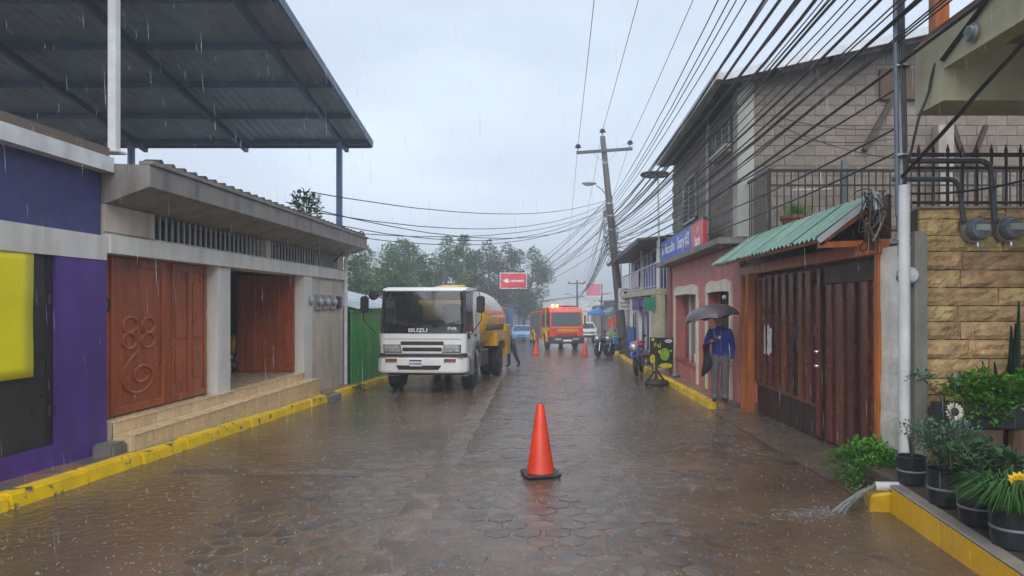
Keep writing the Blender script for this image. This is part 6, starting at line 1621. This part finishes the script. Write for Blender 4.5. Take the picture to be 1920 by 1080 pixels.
tree('tallest narrow tree above the tanker tank', -8.2, 58, 9.6, 1.5, M_T1, 5, dens=.9)
tree('dark airy tree between the tallest tree and the red billboard', -7.4, 70, 9.9, 2.4, M_T2, 6, dens=.7)
tree('dark airy tree directly above the red billboard', -5.6, 73, 9.9, 2.3, M_T2, 7, dens=.7)
tree('large rounded green tree behind the fire engine beacons', -4.3, 80, 9.6, 3.0, M_T3, 8, dens=1.3, lean=1.2)
tree('low bushy tree peeping over the zinc roof of the green shed', -12.6, 42, 5.4, 1.9, M_T3, 9)
tree('low dark tree behind the zinc shed roof beside the tanker mirror', -10.8, 45, 5.4, 1.8, M_T3, 10)
tree('low tree behind the red roofed house', -8.5, 62, 6.2, 2.2, M_T3, 11)

# ================================================================== houses further down the street
M_REDR = mat('faded_red_roof', (0.24, 0.085, 0.065), .6, var=.35, scale=1.2, dirt=.3)
def far_house(label, x0, x1, y0, y1, zw, zr, wall, roof, side, wins, door=None, nm='far_house'):
    t = thing(nm, label, 'building', ((x0 + x1) / 2, (y0 + y1) / 2, gz(y0)))
    box('wall', wall, t, x0, x1, y0, y1, gz(y0) - .4, zw)
    e0, e1 = (x1 + .45, x0) if side < 0 else (x0 - .45, x1)
    MB().extr([(e0, zw - .02), (e0, zw + .07), (e1, zr + .07), (e1, zr - .02)], 'y', y0 - .3, y1 + .3).build('roof', roof, t)
    X = x1 if side < 0 else x0; s = 1 if side < 0 else -1
    n = max(2, int((y1 - y0) / 3))
    for i in range(n):
        a = y0 + (y1 - y0) * (i + .25) / n; b = a + 1.1
        isd = i % 2 == 0
        w = MB().box(min(X, X + s * .03), max(X, X + s * .03), a, b, gz(a) + (.13 if isd else .9), min(gz(a) + 2.1, zw - .15)).build('door' if isd else 'window', wins if not isd else (door or M_DARK), t)
        boxes('door_frame' if isd else 'window_frame', M_WHITEP, w, [(min(X, X + s * .06), max(X, X + s * .06), c, c + .1, gz(a) + (.13 if isd else .9), min(gz(a) + 2.15, zw - .1)) for c in (a - .1, b)])
    return t
M_TURQ = mat('turquoise_plaster', (0.13, 0.36, 0.30), .5, dirt=.3)
M_BLUW = mat('market_blue_paint', (0.05, 0.14, 0.36), .5, dirt=.3)
M_GREYW = mat('grey_far_plaster', (0.36, 0.35, 0.33), .6, dirt=.4)
far_house('turquoise house with faded red roof behind the tanker', -12, -5.4, 40, 58, 1.35, 2.3, M_TURQ, M_REDR, -1, M_GLASS)
far_house('low white house with red roof right of the turquoise one', -11, -5.6, 59, 70, 1.3, 2.9, M_WWL, M_REDR, -1, M_GLASS)
far_house('blue shop front behind the light blue hatchback', -10, -4.9, 71, 84, 1.6, 2.4, M_BLUW, M_ZINC, -1, M_GLASS)
far_house('grey house between the green shed and the turquoise house', -11, -5.6, 26, 38.5, 1.35, 2.1, M_GREYW, M_ZINC, -1, M_GLASS)
far_house('grey shop with low zinc roof beyond the blue house', 4.0, 10, 38.5, 50, 1.7, 2.6, M_GREYW, M_ZINC, 1, M_GLASS, M_BLU)
far_house('pale blue shop further along on the right', 4.2, 11, 51, 66, 2.0, 2.6, mat('pale_blue_plaster', (0.22, 0.32, 0.42), .5, dirt=.3), M_ZINC, 1, M_GLASS)
far_house('brown shop under a long roof far down on the right', 4.0, 11, 67, 88, 1.5, 2.3, mat('brown_plaster', (0.22, 0.16, 0.12), .5, dirt=.3), M_ZINC, 1, M_GLASS)
far_house('white building closing the view at the street end', -3.0, 9, 118, 128, 2.4, 3.8, M_WWL, M_ZINC, 1, M_GLASS)
far_house('faint blue building at the far left of the street end', -14, -5, 100, 115, 2.0, 3.4, M_BLUW, M_REDR, -1, M_GLASS)
# far-off wood closing the horizon
mb = MB(); q = random.Random(77)
for i in range(150):
    x = q.uniform(-120, 120); y = q.uniform(135, 175); h = q.uniform(2.5, 6.0) * (.55 if -10 < x < 25 else 1)
    foliage(mb, (x, y, gz(y) + h * .55), (q.uniform(2.5, 5), 3, h * .6), 90, 1.3, .8, i)
tag(mb.build('distant_wood', M_T3), 'far off belt of trees closing the horizon', 'trees', kind='stuff')

# market things in front of the far right shops
def tent(label, x, y, w, z, col, nm):
    t = thing('market_canopy', label, 'canopy', (x, y, gz(y)), 'market canopies on the right')
    MB().add([(x - w, y - w, z), (x + w, y - w, z), (x + w, y + w, z), (x - w, y + w, z), (x, y, z + .55)], [(0, 1, 4), (1, 2, 4), (2, 3, 4), (3, 0, 4)]).build('canopy_top', mat(nm, col, .5, var=.2), t)
    MB().box(x - w, x + w, y - w - .01, y - w, z - .22, z).build('valance', mat(nm, col), t)
    for a in (-1, 1):
        for b in (-1, 1): MB().tube([(x + a * w * .95, y + b * w * .95, gz(y)), (x + a * w * .95, y + b * w * .95, z)], .03, 6).build('post', M_STEEL, t)
tent('grey-blue canopy behind the turquoise motorcycle', 3.9, 46, 1.0, 1.25, (0.16, 0.20, 0.23), 'slate_tarp')
tent('bright blue canopy above the white car', 3.5, 62, 1.0, 1.0, (0.03, 0.18, 0.45), 'azure_tarp')
tent('pale canopy far down the right pavement', 3.6, 76, 1.2, 1.1, (0.5, 0.5, 0.48), 'pale_tarp')
cl = thing('clothes_rack', 'rack of orange and lime clothes behind the utility pole', 'rack', (3.35, 38, gz(38) + .13))
for k, (dx, z, c, n) in enumerate(((-.25, .85, (0.62, 0.09, 0.03), 'orange_shirt'), (.02, 1.0, (0.65, 0.12, 0.05), 'coral_shirt'), (.22, .8, (0.35, 0.06, 0.04), 'brick_shirt'), (-.05, .2, (0.35, 0.5, 0.08), 'lime_shirt'), (-.28, .15, (0.55, 0.5, 0.45), 'cream_shirt'))):
    x = 3.0 + dx; MB().extr([(x - .10, z - .45), (x + .10, z - .45), (x + .12, z - .1), (x + .2, z - .14), (x + .14, z + .08), (x - .14, z + .08), (x - .2, z - .14), (x - .12, z - .1)], 'y', 37.7 + .06 * k, 37.73 + .06 * k).build('garment', mat(n, c, .7), cl)
MB().tube([(2.6, 37.85, gz(38)), (2.6, 37.85, 1.12), (3.5, 37.85, 1.12), (3.5, 37.85, gz(38))], .02, 6).build('rack_frame', M_STEEL, cl)

# billboards and far pole
def billboard(label, xp, y, x0, x1, z0, z1, col, nm, name):
    t = thing(name, label, 'billboard', (xp, y, gz(y)))
    box('panel', mat(nm, col, .35, var=.1), t, x0, x1, y - .08, y, z0, z1)
    MB().box(x0 - .06, x1 + .06, y - .1, y - .081, z1, z1 + .07).box(x0 - .06, x1 + .06, y - .1, y - .081, z0 - .07, z0).box(x0 - .06, x0, y - .1, y - .081, z0, z1).box(x1, x1 + .06, y - .1, y - .081, z0, z1).build('panel_frame', M_WHITEP, t)
    MB().tube([(xp, y + .1, gz(y) - .1), (xp, y + .1, z1)], .10, 10).build('post', M_IRON, t)
    return t
bb = billboard('red billboard with white emblem on a dark post', -5.15, 58, -5.05, -2.85, 3.15, 4.38, (0.60, 0.025, 0.04), 'red_billboard', 'billboard')
MB().extr([(-4.85, 3.78), (-4.55, 3.95), (-4.3, 3.88), (-4.45, 3.78), (-4.25, 3.70), (-4.5, 3.58)], 'y', 57.90, 57.915).build('emblem', M_LETW, bb)
text('lettering', 'cnmvarh', .34, M_LETW, bb, (-3.62, 57.91, 3.76), faces_camera(), .002, bold=.006)
billboard('faded pink billboard on a thin post beside the far pole', 4.75, 78, 2.95, 4.65, 2.75, 4.15, (0.55, 0.14, 0.22), 'faded_pink_print', 'billboard')
fp = thing('utility_pole', 'small distant utility pole with crossarm beyond the fire engine', 'pole', (2.25, 88, gz(88)))
MB().tube([(2.25, 88, gz(88)), (2.2, 88, 4.9)], [.17, .12], 10).build('pole', mat('dark_weathered_pole', (.085, .08, .078)), fp, smooth=True)
MB().bar((1.0, 87.8, 4.45), (3.3, 87.8, 4.5), .14, .14).build('crossarm', M_GATED, fp)
for x in (1.15, 3.15): MB().lathe([(.06, 0), (.13, .05), (.1, .16), (.001, .2)], (x, 87.8, 4.55), 10).build('insulator', M_IRON, fp)
t = thing('street_lamp', 'far street lamp arm left of the small distant pole', 'lamp', (2.2, 88.2, 3.0))
MB().tube([(2.2, 88, 2.7), (1.2, 87.8, 3.1)], .04, 6).build('lamp_arm', M_STEEL, t)
MB().ball((.95, 87.8, 3.12), .2, 10, 6, sc=(1.8, .7, .4)).build('lamp_head', M_STEEL, t, smooth=True)

# ================================================================== rain
# splash crowns where drops strike the road
mb = MB(); q = random.Random(5)
for i in range(3800):
    y = 4.4 + 17 * q.random() ** 1.7; x = q.uniform(XL, XR)
    if abs(x + .215) < .2 and abs(y - 7.55) < .2: continue
    s = q.uniform(.35, 1.0) * (.0090 + .0009 * y); c = Vector((x, y, gz(y) + .012))
    for k in range(q.choice((2, 3, 4))):
        a = q.uniform(0, 6.28); d = Vector((math.cos(a) * .8, math.sin(a) * .8, q.uniform(.3, 1.6))) * s
        p = c + d; w = s * .32
        mb.add([p + Vector((w, 0, 0)), p + Vector((-.5 * w, .87 * w, 0)), p + Vector((-.5 * w, -.87 * w, 0)), p + Vector((0, 0, w * 1.5)), p - Vector((0, 0, w * 1.2))], [(0, 1, 3), (1, 2, 3), (2, 0, 3), (1, 0, 4), (2, 1, 4), (0, 2, 4)])
M_DROP = mat('water_drop', (0.55, 0.55, 0.55), .12, var=.05, trans=.5)
tag(mb.build('rain_splashes', M_DROP, smooth=True), kind='stuff')
# slender falling drops
mb = MB()
for i in range(7500):
    y = 1.6 + 24 * q.random() ** 1.2; x = q.uniform(-.86, .72) * y; z = q.uniform(-.4, 9)
    if not gz(y) < z < 1.7 + .46 * y: continue
    l = q.uniform(.05, .13); r = .0004 + .00012 * y * q.uniform(.5, 1)
    d = Vector((.04 + q.uniform(-.03, .03), 0, -1)) * l
    p = Vector((x, y, z)); w = r
    mb.add([p, p + d * .7 + Vector((w, 0, 0)), p + d * .7 + Vector((-.5 * w, .87 * w, 0)), p + d * .7 + Vector((-.5 * w, -.87 * w, 0)), p + d], [(0, 1, 2), (0, 2, 3), (0, 3, 1), (1, 4, 2), (2, 4, 3), (3, 4, 1)])
tag(mb.build('falling_rain', mat('falling_drop', (0.75, 0.77, 0.8), .1, var=.03, trans=.6, alpha=.55), smooth=True), kind='stuff')

# ================================================================== wet air
hz = MB().box(-182, 182, -32, 382, -3.2, 13.5).build('haze', mat('unused', (1, 1, 1)))
hm = bpy.data.materials.new('rain_haze'); hm.use_nodes = True
hm.node_tree.nodes.clear()
ho = hm.node_tree.nodes.new('ShaderNodeOutputMaterial'); pv = hm.node_tree.nodes.new('ShaderNodeVolumePrincipled')
pv.inputs['Color'].default_value = (.86, .89, .93, 1); pv.inputs['Density'].default_value = .0050; pv.inputs['Anisotropy'].default_value = .2
hm.node_tree.links.new(pv.outputs[0], ho.inputs['Volume'])
hz.data.materials.clear(); hz.data.materials.append(hm)
tag(hz, kind='stuff')
